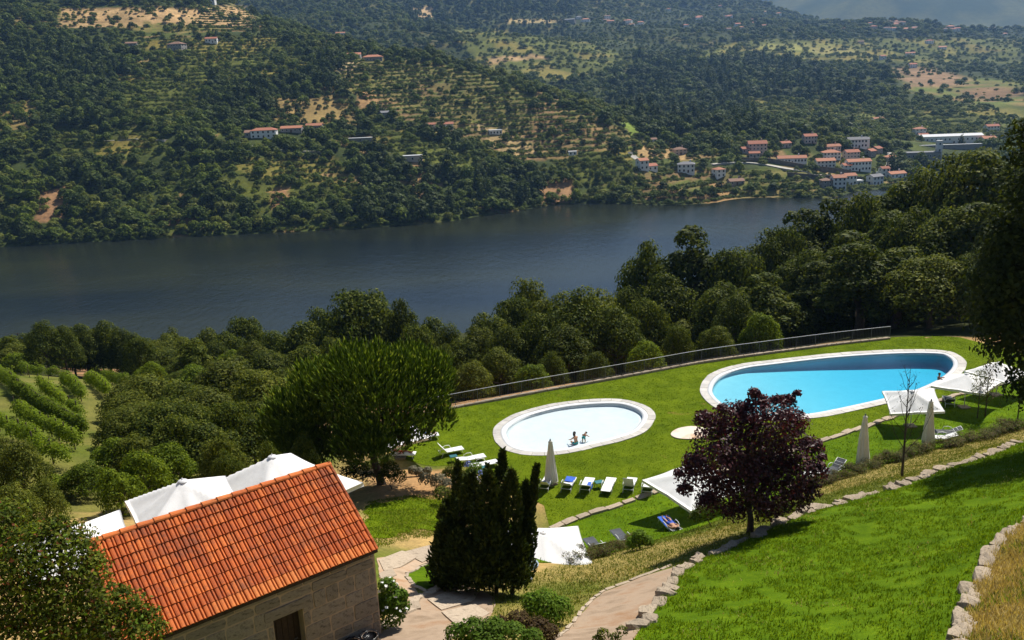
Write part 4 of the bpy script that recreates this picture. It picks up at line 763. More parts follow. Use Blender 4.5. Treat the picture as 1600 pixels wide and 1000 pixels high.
# ------------------------------------------------------------------ railing
c0 = FENCE[0]; rl = thing('railing', 'long metal railing of thin upright bars along the far edge of the pool lawn', 'railing', (c0[0], c0[1], DECK))
FP = [np.array([p[0]-c0[0], p[1]-c0[1], 0]) for p in FENCE]; seg = np.array([np.linalg.norm(FP[i+1]-FP[i]) for i in range(len(FP)-1)]); cum = np.r_[0, np.cumsum(seg)]; LF = cum[-1]
def fpt(s):
    i = min(int(np.searchsorted(cum, s, 'right')-1), len(seg)-1); t = (s-cum[i])/seg[i]; return FP[i]*(1-t)+FP[i+1]*t
b = MB(); b.tube([tuple(p+np.array([0, 0, 1.12])) for p in FP], .026, 8); b.build('handrail', MT['rail'], rl, True)
b = MB(); b.tube([tuple(p+np.array([0, 0, .22])) for p in FP], .018, 5); b.build('bottom_rail', MT['iron'], rl)
bar = MB().tube([(0, 0, .2), (0, 0, 1.1)], .010, 5).mesh('baluster', MT['iron']); post = MB().tube([(0, 0, -.2), (0, 0, 1.1)], .03, 6).mesh('post', MT['iron'])
npost = 24
for k in range(npost+1): link('post', post, rl, tuple(fpt(LF*k/npost)))
for k in range(288):
    if k % 12: link('baluster', bar, rl, tuple(fpt(LF*k/288)))
# kerb stones under it
kb = thing('stone_kerb', 'low kerb of rough granite stones under the metal railing', 'kerb', (c0[0], c0[1], DECK))
def rock_mesh(name, sx, sy, sz, mat, seed=0, sub=2, rough=.10, rnd_=.28, big=False):
    b = bmesh.new(); bmesh.ops.create_cube(b, size=1); bmesh.ops.subdivide_edges(b, edges=b.edges[:], cuts=sub, use_grid_fill=True); r = random.Random(seed)
    for v in b.verts:
        q = v.co.copy(); nrm = q.normalized()*.62; v.co = q.lerp(nrm, rnd_)*(1+(.16*math.sin(q.x*4+seed*2.1)*math.sin(q.y*3+seed)+.10*math.sin(q.z*5+seed*1.7) if big else 0))+Vector((r.uniform(-1, 1), r.uniform(-1, 1), r.uniform(-1, 1)))*rough; v.co.x *= sx; v.co.y *= sy; v.co.z *= sz
    for f in b.faces: f.smooth = False
    me = bpy.data.meshes.new(name); b.to_mesh(me); b.free(); me.materials.append(mat); return me
KS = [rock_mesh('stone', 1, 1, 1, MT['granite2'], i, 1, .05) for i in range(4)]
s = 0
while s < LF-.4:
    L = random.uniform(.6, 1.1); a, e = fpt(s), fpt(min(s+L, LF)); m_ = (a+e)/2; ang = math.atan2(e[1]-a[1], e[0]-a[0]); nrm = np.array([math.sin(ang), -math.cos(ang), 0])
    link('stone', random.choice(KS), kb, tuple(m_+nrm*.28+np.array([0, 0, .0])), (0, 0, ang), (L*.98, .34, .36)); s += L
# edging between the terraces
def edging(name, label, line, mats, size, H=None, lift=.05, group=None, stones=KS, jit=.05, skip=lambda s: False, kind='wall'):
    P = [np.array([p[0], p[1]]) for p in line]; sg = [np.linalg.norm(P[i+1]-P[i]) for i in range(len(P)-1)]; cm = np.r_[0, np.cumsum(sg)]; z0 = h1(*P[0]); t = thing(name, label, kind, (*P[0], z0))
    def pt(s): i = min(int(np.searchsorted(cm, s, 'right')-1), len(sg)-1); q = (s-cm[i])/sg[i]; return P[i]*(1-q)+P[i+1]*q
    s = 0
    while s < cm[-1]-.3:
        L = random.uniform(*size[0]); w_ = random.uniform(*size[1]); hh = random.uniform(*size[2])
        if not skip(s/cm[-1]):
            a, e = pt(s), pt(min(s+L, cm[-1])); m_ = (a+e)/2+rng.normal(0, jit, 2); z = h1(*m_); dz = h1(*e)-h1(*a); ang = math.atan2(e[1]-a[1], e[0]-a[0])
            link('stone', random.choice(stones), t, (m_[0]-P[0][0], m_[1]-P[0][1], z-z0+lift-hh*.2), (random.uniform(-.08, .08), -math.atan2(dz, L), ang+random.uniform(-.14, .14)), (L*random.uniform(.86, 1.04), w_, hh))
        s += L
    return t
edging('stone_edging', 'line of flat granite blocks dividing the pool lawn from the terrace below', STONE, None, ((.7, 1.3), (.38, .5), (.34, .42)), lift=.02)
RK = [rock_mesh('stone', 1, 1, 1, MT['granite'], 20+i, 3, .045, .42, True) for i in range(9)]
edging('stone_wall', 'curving row of rough granite boulders between the dry bank and the sloping lawn', WALLW, None, ((.4, 1.25), (.36, .68), (.34, .66)), lift=.0, stones=RK, jit=.12, skip=lambda q: q > .80)
edging('stone_wall', 'low rough stone wall curving up the lower right corner', RWW, None, ((.55, 1.2), (.38, .5), (.5, .7)), lift=-.02, stones=RK, jit=.04)
edging('path_kerb', 'thin kerb of granite strips along the left side of the gravel path', hp((1052, 884), (1000, 902), (945, 923), (905, 960), (868, 998), (845, 1040)), None, ((.5, .9), (.10, .14), (.16, .22)), lift=.0, jit=.01, kind='kerb')
edging('lawn_kerb', 'granite kerb around the small square lawn beside the cypress', hp((690, 876), (662, 884), (633, 899), (652, 924), (672, 922)), None, ((.5, .9), (.12, .16), (.2, .26)), lift=.0, jit=.01, kind='kerb')
edging('path_steps', 'row of worn granite steps along the garden path below the cypress', hp((592, 985), (625, 962), (660, 948), (640, 940), (690, 918)), None, ((.5, .9), (.3, .4), (.16, .24)), lift=.0, jit=.03, kind='steps')
for i, (poly, lab) in enumerate([([(592, 876), (628, 862), (658, 868), (625, 888), (600, 893)], 'large flat granite slab in the yard nearest the house corner'), ([(630, 864), (672, 853), (688, 866), (660, 880)], 'large flat granite slab in the yard beside the cypress'), ([(592, 898), (612, 888), (620, 900), (598, 910)], 'small flat granite slab below the two large ones'),
        ([(668, 938), (720, 918), (748, 925), (740, 940), (690, 955)], 'wide granite slab in the cypress shadow on the garden path'), ([(690, 958), (742, 945), (765, 960), (720, 985)], 'granite slab lowest on the garden path')]):
    W = [hit(*p) for p in poly]; c = np.mean(W, 0); b = MB(); n = len(W); V = [(*(p-c)[:2], h1(p[0], p[1])-c[2]+.055) for p in W]+[(*(p-c)[:2], h1(p[0], p[1])-c[2]-.15) for p in W]
    b.add(V, [tuple(range(n)), tuple(range(2*n-1, n-1, -1))]+[(i2, n+i2, n+(i2+1) % n, (i2+1) % n) for i2 in range(n)]); o = b.build('stone_slab', MT['granite2'], None, False, tuple(c)); tag(o, lab, 'slab')
# pale stone island in the lawn
W = catmull([at_z(*p, DECK) for p in [(1048, 679), (1058, 671), (1080, 667), (1100, 670), (1108, 678), (1100, 685), (1075, 687), (1056, 685)]], 3); c = np.mean(W, 0); b = MB(); n = len(W)
b.add([(*(p-c)[:2], .07) for p in W]+[(*(p-c)[:2], -.1) for p in W], [tuple(range(n)), tuple(range(2*n-1, n-1, -1))]+[(i, n+i, n+(i+1) % n, (i+1) % n) for i in range(n)])
MT['rust'] = rough_mat('rust stained stone', (.62, .52, .42), (.72, .62, .52), .5, .85, .3, 9, .01, .2, (.55, .28, .12)); o = b.build('stone_island', MT['rust'], None, False, tuple(c)); tag(o, 'round pale stone slab with a rusty stain in the lawn beside the plum tree', 'slab')

# ------------------------------------------------------------------ stone house
E1 = np.array([-4.01, 22.35, 75.37]); ux = np.array([.79, .62, 0]); ux /= np.linalg.norm(ux); uy = np.array([-ux[1], ux[0], 0]); RZ = math.atan2(ux[1], ux[0]); Z0 = 72.4
EZ = 75.37-Z0; RH = 1.76; HW = 2.46; LH = 6.75
hs = thing('stone_house', 'small granite house with an orange tiled roof at the lower left', 'house', (E1[0], E1[1], Z0), RZ)
def tile_mat(name, a, b_, c_, stain):
    m = N(name); co = m.n('ShaderNodeNewGeometry').outputs['Position']; ob = m.n('ShaderNodeObjectInfo').outputs['Random']; c = m.ramp(ob, [(0, a), (.5, b_), (1, c_)])
    d = m.ramp(m.mul(m.mul(m.noise(co, 9, 5, .7), .55), m.mul(m.noise(co, .9, 4, .6), .45), 'ADD'), [(.46, (0, 0, 0)), (.62, (stain,)*3)]); c = m.mix(d, c, (.13, .05, .03)); c = m.mix(m.ramp(m.noise(co, 30, 3), [(.70, (0, 0, 0)), (.78, (.5, .5, .5))]), c, (.5, .42, .36)); m.base(c, .8, .25); m.bump(m.noise(co, 60, 3), .15, .005); return m.m
MT['tile'] = tile_mat('clay tile', (.38, .078, .016), (.48, .105, .021), (.57, .145, .030), .7); MT['tile_new'] = tile_mat('newer clay tile', (.50, .12, .026), (.57, .15, .032), (.62, .19, .045), .35)
NC, NR = 32, 9; SL = math.hypot(HW, RH); TW = LH/NC; TL = SL/NR; pitch = math.atan2(RH, HW)
def tile_mesh(mat, jx=0):
    """one S-tile: x across, y up the slope, z out of the roof"""
    prof = [(-.5, -.006), (-.47, .014), (-.40, .032), (-.22, .040), (-.04, .036), (.05, .024), (.09, -.006), (.13, -.004), (.17, .022), (.26, .038), (.36, .032), (.43, .012), (.47, -.006), (.5, -.006)]; b = MB(); n = len(prof); V = []
    for y, dz in ((-.025, .036), (TL*.5, .019), (TL+.03, .002)):
        V += [(x*TW*.985, y, z*.95+dz) for x, z in prof]
    V += [(x*TW*.985, -.025, z*.95+.008) for x, z in prof]
    b.add(V, [(r*n+i, r*n+i+1, (r+1)*n+i+1, (r+1)*n+i) for r in range(2) for i in range(n-1)]+[(3*n+i, 3*n+i+1, i+1, i) for i in range(n-1)]); return b.mesh('tile', mat, False)
TM = tile_mesh(MT['tile']); TN = tile_mesh(MT['tile_new'])
rf = MB(); zt = .0
rf.add([(-LH, 0, EZ-.02), (0, 0, EZ-.02), (0, HW, EZ+RH-.02), (-LH, HW, EZ+RH-.02), (-LH, 2*HW, EZ+.54), (0, 2*HW, EZ+.54), (-LH, 0, EZ-.10), (0, 0, EZ-.10), (0, HW, EZ+RH-.13), (-LH, HW, EZ+RH-.13), (-LH, 2*HW, EZ+.46), (0, 2*HW, EZ+.46)],
       [(0, 1, 2, 3), (3, 2, 5, 4), (7, 6, 9, 8), (8, 9, 10, 11), (0, 6, 7, 1), (5, 11, 10, 4), (1, 7, 8, 2), (2, 8, 11, 5), (6, 0, 3, 9), (9, 3, 4, 10)])
roof = rf.build('roof', MT['wood'], hs)
spots = []
for r_ in range(NR):
    for c_ in range(NC):
        x = -LH+TW*(c_+.5); s = r_*TL
        spots.append((x, s, r_, 0)); spots.append((x, s, r_, 1))
BP = math.radians(26); BE = EZ+RH-HW*math.tan(BP)
def tile_tf(x, s, side):
    y = s*math.cos(pitch); z = EZ+s*math.sin(pitch)+.012
    if side: yb = s/SL*HW; return (x, 2*HW-yb, BE+yb*math.tan(BP)+.012), (BP, 0, math.pi)
    return (x, y, z), (pitch, 0, 0)
def tdist(q):
    l, _ = tile_tf(*q[:2], q[3]); Pw = E1*np.array([1, 1, 0])+np.array([0, 0, Z0])+ux*l[0]+uy*l[1]+np.array([0, 0, l[2]]); u, v, _ = proj(Pw); return (0 if (q[3] == 0 and v < 1005 and u > 110) else 100)+np.linalg.norm(Pw-Cc)
spots.sort(key=tdist); rest = MB()
for i, q in enumerate(spots):
    l, r_ = tile_tf(*q[:2], q[3]); l = (l[0], l[1], l[2]+random.uniform(-.004, .006)); r_ = (r_[0], random.uniform(-.012, .012), r_[2]+random.uniform(-.012, .012))
    if i < 300: link('tile', TN if q[2] == 0 else TM, roof, (l[0]+random.uniform(-.006, .006), l[1], l[2]-.035*math.sin(math.pi*(l[0]+LH)/LH)*math.sin(math.pi*min(1, q[1]/SL))), r_)
    else:
        Mx = Matrix.Translation(l) @ (Matrix.Rotation(r_[2], 4, 'Z') @ Matrix.Rotation(r_[0], 4, 'X'))
        me = TM; rest.add([Mx @ v.co for v in me.vertices], [tuple(p.vertices) for p in me.polygons], 1 if q[2] == 0 else 0)
m2 = N('clay tile field'); co = m2.coord(); c = m2.ramp(m2.n('ShaderNodeNewGeometry').outputs['Random Per Island'], [(0, (.38, .078, .016)), (.5, (.48, .105, .021)), (1, (.57, .145, .030))]); d = m2.ramp(m2.noise(m2.scale(co, (3, 1.1, 3)), 2.6, 6, .7), [(.44, (0, 0, 0)), (.72, (.55,)*3)]); m2.base(m2.mix(d, c, (.10, .05, .035)), .8, .25)
tag(rest.build('tile_field', [m2.m, MT['tile_new']], roof), kind='stuff')
cap = MB(); n = 7; V = []
for x, rr, dz in ((-.02, .115, .016), (.44, .098, 0)):
    V += [(x, rr*math.cos(math.pi*i/(n-1)), rr*.72*math.sin(math.pi*i/(n-1))+dz) for i in range(n)]
V += [(-.02, .095*math.cos(math.pi*i/(n-1)), .066*math.sin(math.pi*i/(n-1))) for i in range(n)]
cap.add(V, [(i, i+1, n+i+1, n+i) for i in range(n-1)]+[(2*n+i, 2*n+i+1, i+1, i) for i in range(n-1)]); capm = cap.mesh('ridge_tile', MT['tile_new'])
for k in range(16): link('ridge_tile', capm, roof, (-LH+k*LH/16+.0, HW, EZ+RH-.005+random.uniform(-.004, .004)), (0, 0, random.uniform(-.02, .02)))
b = MB()
for k in range(14): b.box((0-.02, HW*(k+.5)/14*1.0, EZ+RH*(k+.5)/14+.03), (.05, SL/14+.03, .09), M=Matrix.Rotation(pitch, 3, 'X'))
for k in range(14): b.box((0-.02, 2*HW-HW*(k+.5)/14, EZ+.56+(RH-.56)*(k+.5)/14+.03), (.05, SL/14+.03, .09), M=Matrix.Rotation(-math.radians(26), 3, 'X'))
b.build('verge', MT['tile'], roof)
WY, WX0, WX1 = .16, -LH+.1, -.07      # wall planes in house space
def wall_xy(px, py):
    d = ray(px, py); nrm = uy; o = np.array([E1[0], E1[1], Z0])+uy*WY; t = ((o-Cc)@nrm)/(d@nrm); Q = Cc+d*t-np.array([E1[0], E1[1], Z0]); return Q@ux, Q[2]
dx0, dz0 = wall_xy(426, 968); dx1, dz1 = wall_xy(472, 950); DT = (dz0+dz1)/2; DB = DT-1.95
MT['mortar'] = rough_mat('pale mortar', (.34, .26, .19), (.45, .36, .27), 4, .95, .5, 20, .02)
b = MB(); q = .05    # core behind the stones, with the doorway left open
for x0, x1, z0, z1 in ((WX0, dx0, -2.2, EZ-.1), (dx1, WX1+.022, -2.2, EZ-.1), (dx0, dx1, DT, EZ-.1), (dx0, dx1, -2.2, DB)): b.box(((x0+x1)/2, WY-.022+.285, (z0+z1)/2), (x1-x0, .57, z1-z0))
b.box(((WX0+WX1-q)/2, 2*HW-WY-.25, -.6), (WX1-q-WX0, .5, EZ*1.0+1.0))
for x in (WX1+.022-.25, WX0+.25):
    y0, y1 = WY+.55, 2*HW-WY-.5; b.box((x, (y0+y1)/2, (EZ-2.3)/2), (.5, y1-y0, EZ+2.1))
    b.add([(x-.25, WY+q+.06, EZ-.12), (x-.25, 2*HW-WY-.06, EZ-.12), (x-.25, HW, EZ+RH-.18), (x+.25, WY+q+.06, EZ-.12), (x+.25, 2*HW-WY-.06, EZ-.12), (x+.25, HW, EZ+RH-.18)], [(0, 2, 1), (3, 4, 5), (0, 3, 5, 2), (1, 2, 5, 4), (0, 1, 4, 3)])
wl = b.build('wall', MT['mortar'], hs)
BK = [rock_mesh('stone_block', 1, 1, 1, MT['wallstone'], 50+i, 2, .022) for i in range(6)]
def blocks(axis, a0, a1, z0, z1, hole=None, gable=False):
    z = z0; row = 0
    while z < z1-.1:
        hgt = random.choice((.30, .36, .42, .5)); hgt = min(hgt, z1-z)
        if hgt < .12: break
        a = a0-(random.uniform(0, .3) if row % 2 else 0); 
        while a < a1:
            L = random.uniform(.45, 1.15) if row % 3 else random.uniform(.35, .8); s, e = max(a, a0), min(a+L, a1); a += L
            parts = [(s, e)]
            if hole and z < hole[3] and z+hgt > hole[2]:
                parts = [(s, min(e, hole[0]-.0)), (max(s, hole[1]), e)] if not (e <= hole[0] or s >= hole[1]) else [(s, e)]
            for s_, e_ in parts:
                if e_-s_ < .08: continue
                if gable:
                    lim = EZ+RH*(1-abs((s_+e_)/2-HW)/HW)-.25
                    if z+hgt > lim: continue
                w_ = e_-s_-.045; pr_ = random.uniform(-.01, .015)
                loc = ((s_+e_)/2, WY+.06-pr_, z+hgt/2) if axis == 'x' else (WX1-.06+pr_, (s_+e_)/2, z+hgt/2)
                link('stone_block', random.choice(BK), wl, loc, (0, 0, 0), (w_*1.04, .2, (hgt-.045)*1.04) if axis == 'x' else (.2, w_*1.04, (hgt-.045)*1.04))
        z += hgt; row += 1
blocks('x', WX0, WX1, -.6, EZ-.14, (dx0, dx1, DB, DT)); blocks('y', WY+.17, 2*HW-WY, -.6, EZ+RH, gable=True)
link('lintel', rock_mesh('lintel', 1, 1, 1, MT['wallstone'], 91, 2, .015), wl, ((dx0+dx1)/2, WY+.045, DT+.15), None, (dx1-dx0+.5, .22, .31))
dr = MB(); w_ = dx1-dx0; dr.box(((dx0+dx1)/2, WY+.34, (DT+DB)/2), (w_, .04, DT-DB)); door = dr.build('door', MT['wood'], hs)
for k in range(5): MB().box((dx0+w_*(k+.5)/5, WY+.31, (DT+DB)/2), (w_/5-.012, .03, DT-DB-.04)).build('plank', MT['wood'], door)
MB().tube([(dx1-.12, WY+.28, DB+.95), (dx1-.12, WY+.24, DB+.95), (dx1-.22, WY+.24, DB+.95)], .014, 6).build('handle', MT['iron'], door)
# two bins against the wall
MT['bag'] = plain('black plastic bag', (.012, .012, .014), .18, bump=.6, scale=9); MT['binwood'] = rough_mat('bin slats', (.07, .045, .03), (.16, .10, .065), 8, .8, .3)
for px, py, lab, hb_ in ((538, 986, 'round slatted litter bin with an empty black bag, left of its pair', .58), (565, 975, 'round slatted litter bin with a full black bag at the house corner', .66)):
    l = wall_xy(px, py); lx = l[0]; p = np.array([E1[0], E1[1], 0])+ux*lx+uy*(WY-.42); g = h1(p[0], p[1]); ztop = l[1]+Z0-.10; t = thing('litter_bin', lab, 'bin', (p[0], p[1], ztop-.78))
    for k in range(18):
        a = k*math.pi/9; MB().box((.22*math.cos(a), .22*math.sin(a), .36), (.03, .066, .72), a).build('slat', MT['binwood'], t)
    b = MB(); nn = 18; V = []
    for rr, z in ((.20, .03), (.205, .70), (.255, .76), (.262, .72), (.25, .62), (.246, .60)):
        V += [(rr*(1+.03*math.sin(k*5.1))*math.cos(2*math.pi*k/nn), rr*(1+.03*math.sin(k*3.7))*math.sin(2*math.pi*k/nn), z+.012*math.sin(k*2.3)) for k in range(nn)]
    Fs = [q for r_ in range(5) for q in ring_faces(r_*nn, (r_+1)*nn, nn)]; zt = .72 if 'full' in lab else .35
    k0 = len(V); V += [(.19*math.cos(2*math.pi*k/nn), .19*math.sin(2*math.pi*k/nn), zt+.02*math.sin(k*2.9)) for k in range(nn)]+[(0, 0, zt-.04)]; Fs += ring_faces(k0, nn, nn)+[(k0+k, k0+(k+1) % nn, k0+nn) for k in range(nn)]
    b.add(V, Fs); b.build('bag', MT['bag'], t, True)

# ------------------------------------------------------------------ parasols
def canopy_mesh(name, w_, rise, val, mat, sag=.10, n=12):
    """square canopy, eight panels meeting at the top, sagging between the ribs, with a valance"""
    h = w_/2; V = []; Fs = []; g = 2*n+1
    for i in range(g):
        for j in range(g):
            x, y = (i-n)/n, (j-n)/n; m_ = max(abs(x), abs(y)); a = math.atan2(y, x); f = abs(math.sin(4*a)); 
            z = rise*(1-m_)-sag*f*m_*(1.15-m_)*2.2; e = 1-.045*(1-(min(abs(x), abs(y))/max(m_, 1e-6)-0)**2)*m_**3; V.append((x*h*e, y*h*e, z))
    Fs = [(i*g+j, (i+1)*g+j, (i+1)*g+j+1, i*g+j+1) for i in range(g-1) for j in range(g-1)]
    edge = [(i, 0) for i in range(g-1)]+[(g-1, j) for j in range(g-1)]+[(i, g-1) for i in range(g-1, 0, -1)]+[(0, j) for j in range(g-1, 0, -1)]; k = len(V)
    for (i, j) in edge: x, y, z = V[i*g+j]; V.append((x*1.004, y*1.004, z-val))
    ne = len(edge); Fs += [(edge[q][0]*g+edge[q][1], edge[(q+1) % ne][0]*g+edge[(q+1) % ne][1], k+(q+1) % ne, k+q) for q in range(ne)]
    b = MB(); b.add(V, Fs); return b.mesh(name, mat, True)
def parasol(label, apex_px, dist, size, rz, tilt=(0, 0), hgt=None, group=None, rise=.80, mat='canvas', vent=True):
    A = at_d(*apex_px, dist); g = h1(A[0], A[1]); H_ = hgt or A[2]-g; t = thing('parasol', label, 'parasol', (A[0], A[1], A[2]-H_), 0, group)
    b = MB(); b.tube([(0, 0, -.1), (0, 0, H_-.02)], .032, 8); b.build('pole', MT['white'], t, True); b = MB().box((0, 0, .06), (.7, .7, .12)); b.build('base', MT['granite'], t)
    me = canopy_mesh('canopy', size, rise, .16, MT[mat]); o = link('canopy', me, t, (0, 0, H_-rise), (tilt[0], tilt[1], rz))
    if vent: cv = MB(); nn = 16; cv.add([(r_*math.cos(2*math.pi*q/nn), r_*math.sin(2*math.pi*q/nn), z_) for r_, z_ in ((.17, -.05), (.155, -.02), (.07, .015)) for q in range(nn)]+[(0, 0, .03)], ring_faces(0, nn, nn)+ring_faces(nn, 2*nn, nn)+[(2*nn+q, 2*nn+(q+1) % nn, 3*nn) for q in range(nn)]); cv.build('cap', MT[mat], o, True, (0, 0, rise))
    for k in range(8):
        a = k*math.pi/4; L = size/2*(1.35 if k % 2 else .95); MB().tube([(0, 0, rise-.08), (math.cos(a)*L, math.sin(a)*L, -.035)], .013, 4).build('rib', MT['white'], o)
    MB().tube([(0, 0, rise-.04), (0, 0, rise+.07)], [.045, .02], 8).build('finial', MT['white'], o); return t
def fit_rot(a_px, b_px, z):
    A, B = at_z(*a_px, z), at_z(*b_px, z); d = B-A; return math.atan2(d[1], d[0]), float(np.linalg.norm(d[:2])), A, B
def parasol_at(label, x, y, ztop, size, rz, tilt=(0, 0), **k):
    g = h1(x, y); u, v, _ = proj((x, y, ztop)); return parasol(label, (u, v), float(np.linalg.norm(np.array([x, y, ztop])-Cc)), size, rz, tilt, hgt=ztop-g, **k)
GP = 'open white parasols'
parasol_at('open white square parasol over the sunbather, half hidden by the plum tree', 10.1, 47.0, 65.55, 4.3, math.radians(29), (math.radians(2), math.radians(-3)), group=GP)
parasol_at('open white parasol at the hedge right of the cypress', 1.0, 38.6, 66.7, 4.3, math.radians(6), (math.radians(-2), math.radians(4)), group=GP)
parasol_at('open white parasol in front of the blue pool behind the bare sapling', 27.9, 58.9, 65.3, 3.5, math.radians(-14), (math.radians(7), math.radians(-6)), group=GP)
parasol_at('open white parasol tipped beside the swimmer at the right end of the blue pool', 33.2, 61.9, 65.25, 3.7, math.radians(45), (math.radians(-3), math.radians(2)), group=GP)
q = at_z(1562, 566, 65.2); parasol_at('open white parasol in the shade of the black green tree at the right edge', q[0], q[1], 65.2, 3.4, math.radians(30), group=GP)
q = at_z(622, 663, 65.0); parasol_at('open white parasol under the branches of the umbrella pine', q[0], q[1], 65.0, 3.3, math.radians(30), group=GP)
parasol('open white parasol with the tallest peak behind the tiled roof', (425, 712), 35.5, 4.7, math.radians(48), group=GP, rise=1.35)
parasol('open white parasol in the middle of the three behind the tiled roof', (285, 750), 33, 3.5, math.radians(30), group=GP, rise=1.0)
parasol('open white parasol left of the roof ridge, half hidden by the nearest tree', (112, 824), 29.5, 3.0, math.radians(32), (math.radians(0), math.radians(-3)), group=GP, rise=.6)
def closed_parasol(label, foot, top, group=None):
    B = hit(*foot); H_ = at_y(*top, B[1])[2]-B[2]; t = thing('closed_parasol', label, 'parasol', tuple(B), random.uniform(0, 6), group); MB().tube([(0, 0, -.1), (0, 0, H_)], .03, 8).build('pole', MT['iron'], t, True); MB().box((0, 0, .05), (.6, .6, .1)).build('base', MT['granite'], t)
    b = MB(); nn = 32; V = []; Z = [.22, .5, 1.0, 1.5, 1.95, 2.25, 2.45, 2.6, 2.66, 2.74]; Rr = [.34, .33, .29, .24, .19, .165, .15, .125, .15, .05]
    for z, r in zip(Z, Rr):
        for k in range(nn):
            a = 2*math.pi*k/nn; q = r*(1+.28*math.sin(8*a+z*.7)*min(1, (2.75-z)*.9)+.08*math.sin(3*a+z*2)); V.append((q*math.cos(a), q*math.sin(a), (z+(.10*math.sin(4*a) if z < .3 else 0))*H_/2.8))
    b.add(V, [f for i in range(len(Z)-1) for f in ring_faces(i*nn, (i+1)*nn, nn)]+[tuple(range((len(Z)-1)*nn, len(Z)*nn))]); b.build('canopy', MT['cream'], t, True)
    MB().tube([(.16*math.cos(a), .16*math.sin(a), 2.3*H_/2.8) for a in np.linspace(0, 6.2, 12)], .022, 5).build('strap', MT['cream'], t); MB().tube([(0, 0, H_-.05), (0, 0, H_+.06)], [.06, .02], 8).build('finial', MT['grey' if 'grey' in MT else 'iron'], t)
closed_parasol('folded cream parasol beside the row of loungers in front of the paddling pool', (862, 757), (858, 687), 'folded cream parasols')
closed_parasol('folded cream parasol left of the bare sapling by the hedge', (1347, 729), (1343, 648), 'folded cream parasols')
closed_parasol('folded cream parasol right of the bare sapling beside two loungers', (1449, 697), (1446, 625), 'folded cream parasols')

# ------------------------------------------------------------------ sun loungers
_lc = {}
def lounger_meshes(ang, dark):
    key = (ang, dark)
    if key in _lc: return _lc[key]
    sl = MT['darksling'] if dark else MT['sling']; hw, zs, yb = .31, .34, -.28; a = math.radians(ang); out = []
    b = MB()
    for s in (-1, 1): b.tube([(s*hw, yb-.45, zs-.03), (s*hw, .3, zs-.03), (s*hw, .97, zs-.03)], .018, 6)
    for y in (.97, yb-.45, .2): b.tube([(-hw, y, zs-.03), (hw, y, zs-.03)], .016, 6)
    out.append(('frame', b.mesh('frame', MT['white'], True)))
    for s in (-1, 1):
        for y, dy in ((.78, .12), (-.55, -.16)): out.append(('leg', MB().tube([(s*hw, y, zs-.03), (s*(hw+.01), y+dy, 0)], .018, 6).mesh('leg', MT['white'], True)))
        out.append(('armrest', MB().tube([(s*(hw+.02), -.45, zs-.02), (s*(hw+.05), -.42, zs+.14), (s*(hw+.05), -.2, zs+.22), (s*(hw+.05), .08, zs+.2), (s*(hw+.02), .2, zs-.02)], .018, 6).mesh('armrest', MT['white'], True)))
    b = MB(); n = 8
    V = [(x, yb+(.97-yb)*i/n, zs+(-.018*math.sin(math.pi*i/n) if x == 0 else 0)) for i in range(n+1) for x in (-hw, 0, hw)]; V += [(x, y, z-.012) for x, y, z in V]; m_ = 3*(n+1)
    Fs = [(3*i+j, 3*i+j+1, 3*i+j+4, 3*i+j+3) for i in range(n) for j in range(2)]; Fs += [tuple(m_+q for q in f[::-1]) for f in Fs]; b.add(V, Fs); out.append(('seat', b.mesh('seat', sl)))
    b = MB(); L = .74; V = [(x, yb-L*math.cos(a)*i/4, zs+L*math.sin(a)*i/4) for i in range(5) for x in (-hw+.02, 0, hw-.02)]; o_ = Vector((0, math.sin(a), math.cos(a)))*.012; V += [(x-o_.x, y-o_.y, z-o_.z) for x, y, z in V]
    Fs = [(3*i+j+3, 3*i+j+4, 3*i+j+1, 3*i+j) for i in range(4) for j in range(2)]; Fs += [tuple(15+q for q in f[::-1]) for f in Fs]; b.add(V, Fs); out.append(('backrest', b.mesh('backrest', sl)))
    b = MB()
    for s in (-1, 1): b.tube([(s*(hw-.01), yb, zs), (s*(hw-.01), yb-L*math.cos(a), zs+L*math.sin(a))], .017, 6)
    b.tube([(-hw+.01, yb-L*math.cos(a), zs+L*math.sin(a)), (hw-.01, yb-L*math.cos(a), zs+L*math.sin(a))], .017, 6)
    for f in (.3, .62): b.tube([(-hw+.01, yb-L*math.cos(a)*f, zs+L*math.sin(a)*f), (hw-.01, yb-L*math.cos(a)*f, zs+L*math.sin(a)*f)], .012, 5)
    out.append(('back_frame', b.mesh('back_frame', MT['white'], True))); _lc[key] = out; return out
def lounger(label, px, py, foot_dir, ang, dark=False, group='sun loungers around the pools'):
    P = hit(px, py); rz = math.atan2(foot_dir[1], foot_dir[0])-math.pi/2; t = thing('sun_lounger', label, 'sun lounger', tuple(P), rz, group)
    for nm, me in lounger_meshes(ang, dark): link(nm, me, t)
    return t
D1 = (.30, .95)
LR = [lounger('sun lounger half hidden behind the folded parasol and the cypress tip', 853, 762, D1, 40), lounger('sun lounger with a crumpled blue towel just right of the folded parasol', 888, 763, D1, 35), lounger('sun lounger with a blue towel hanging off its side next to the teal table', 917, 764, D1, 30),
      lounger('flat white sun lounger in the middle of the row by the paddling pool', 951, 764, D1, 0), lounger('sun lounger with its back raised steeply, right of the flat one', 984, 764, D1, 62), lounger('last sun lounger of the row, tucked under the parasol corner', 1013, 767, D1, 30)]
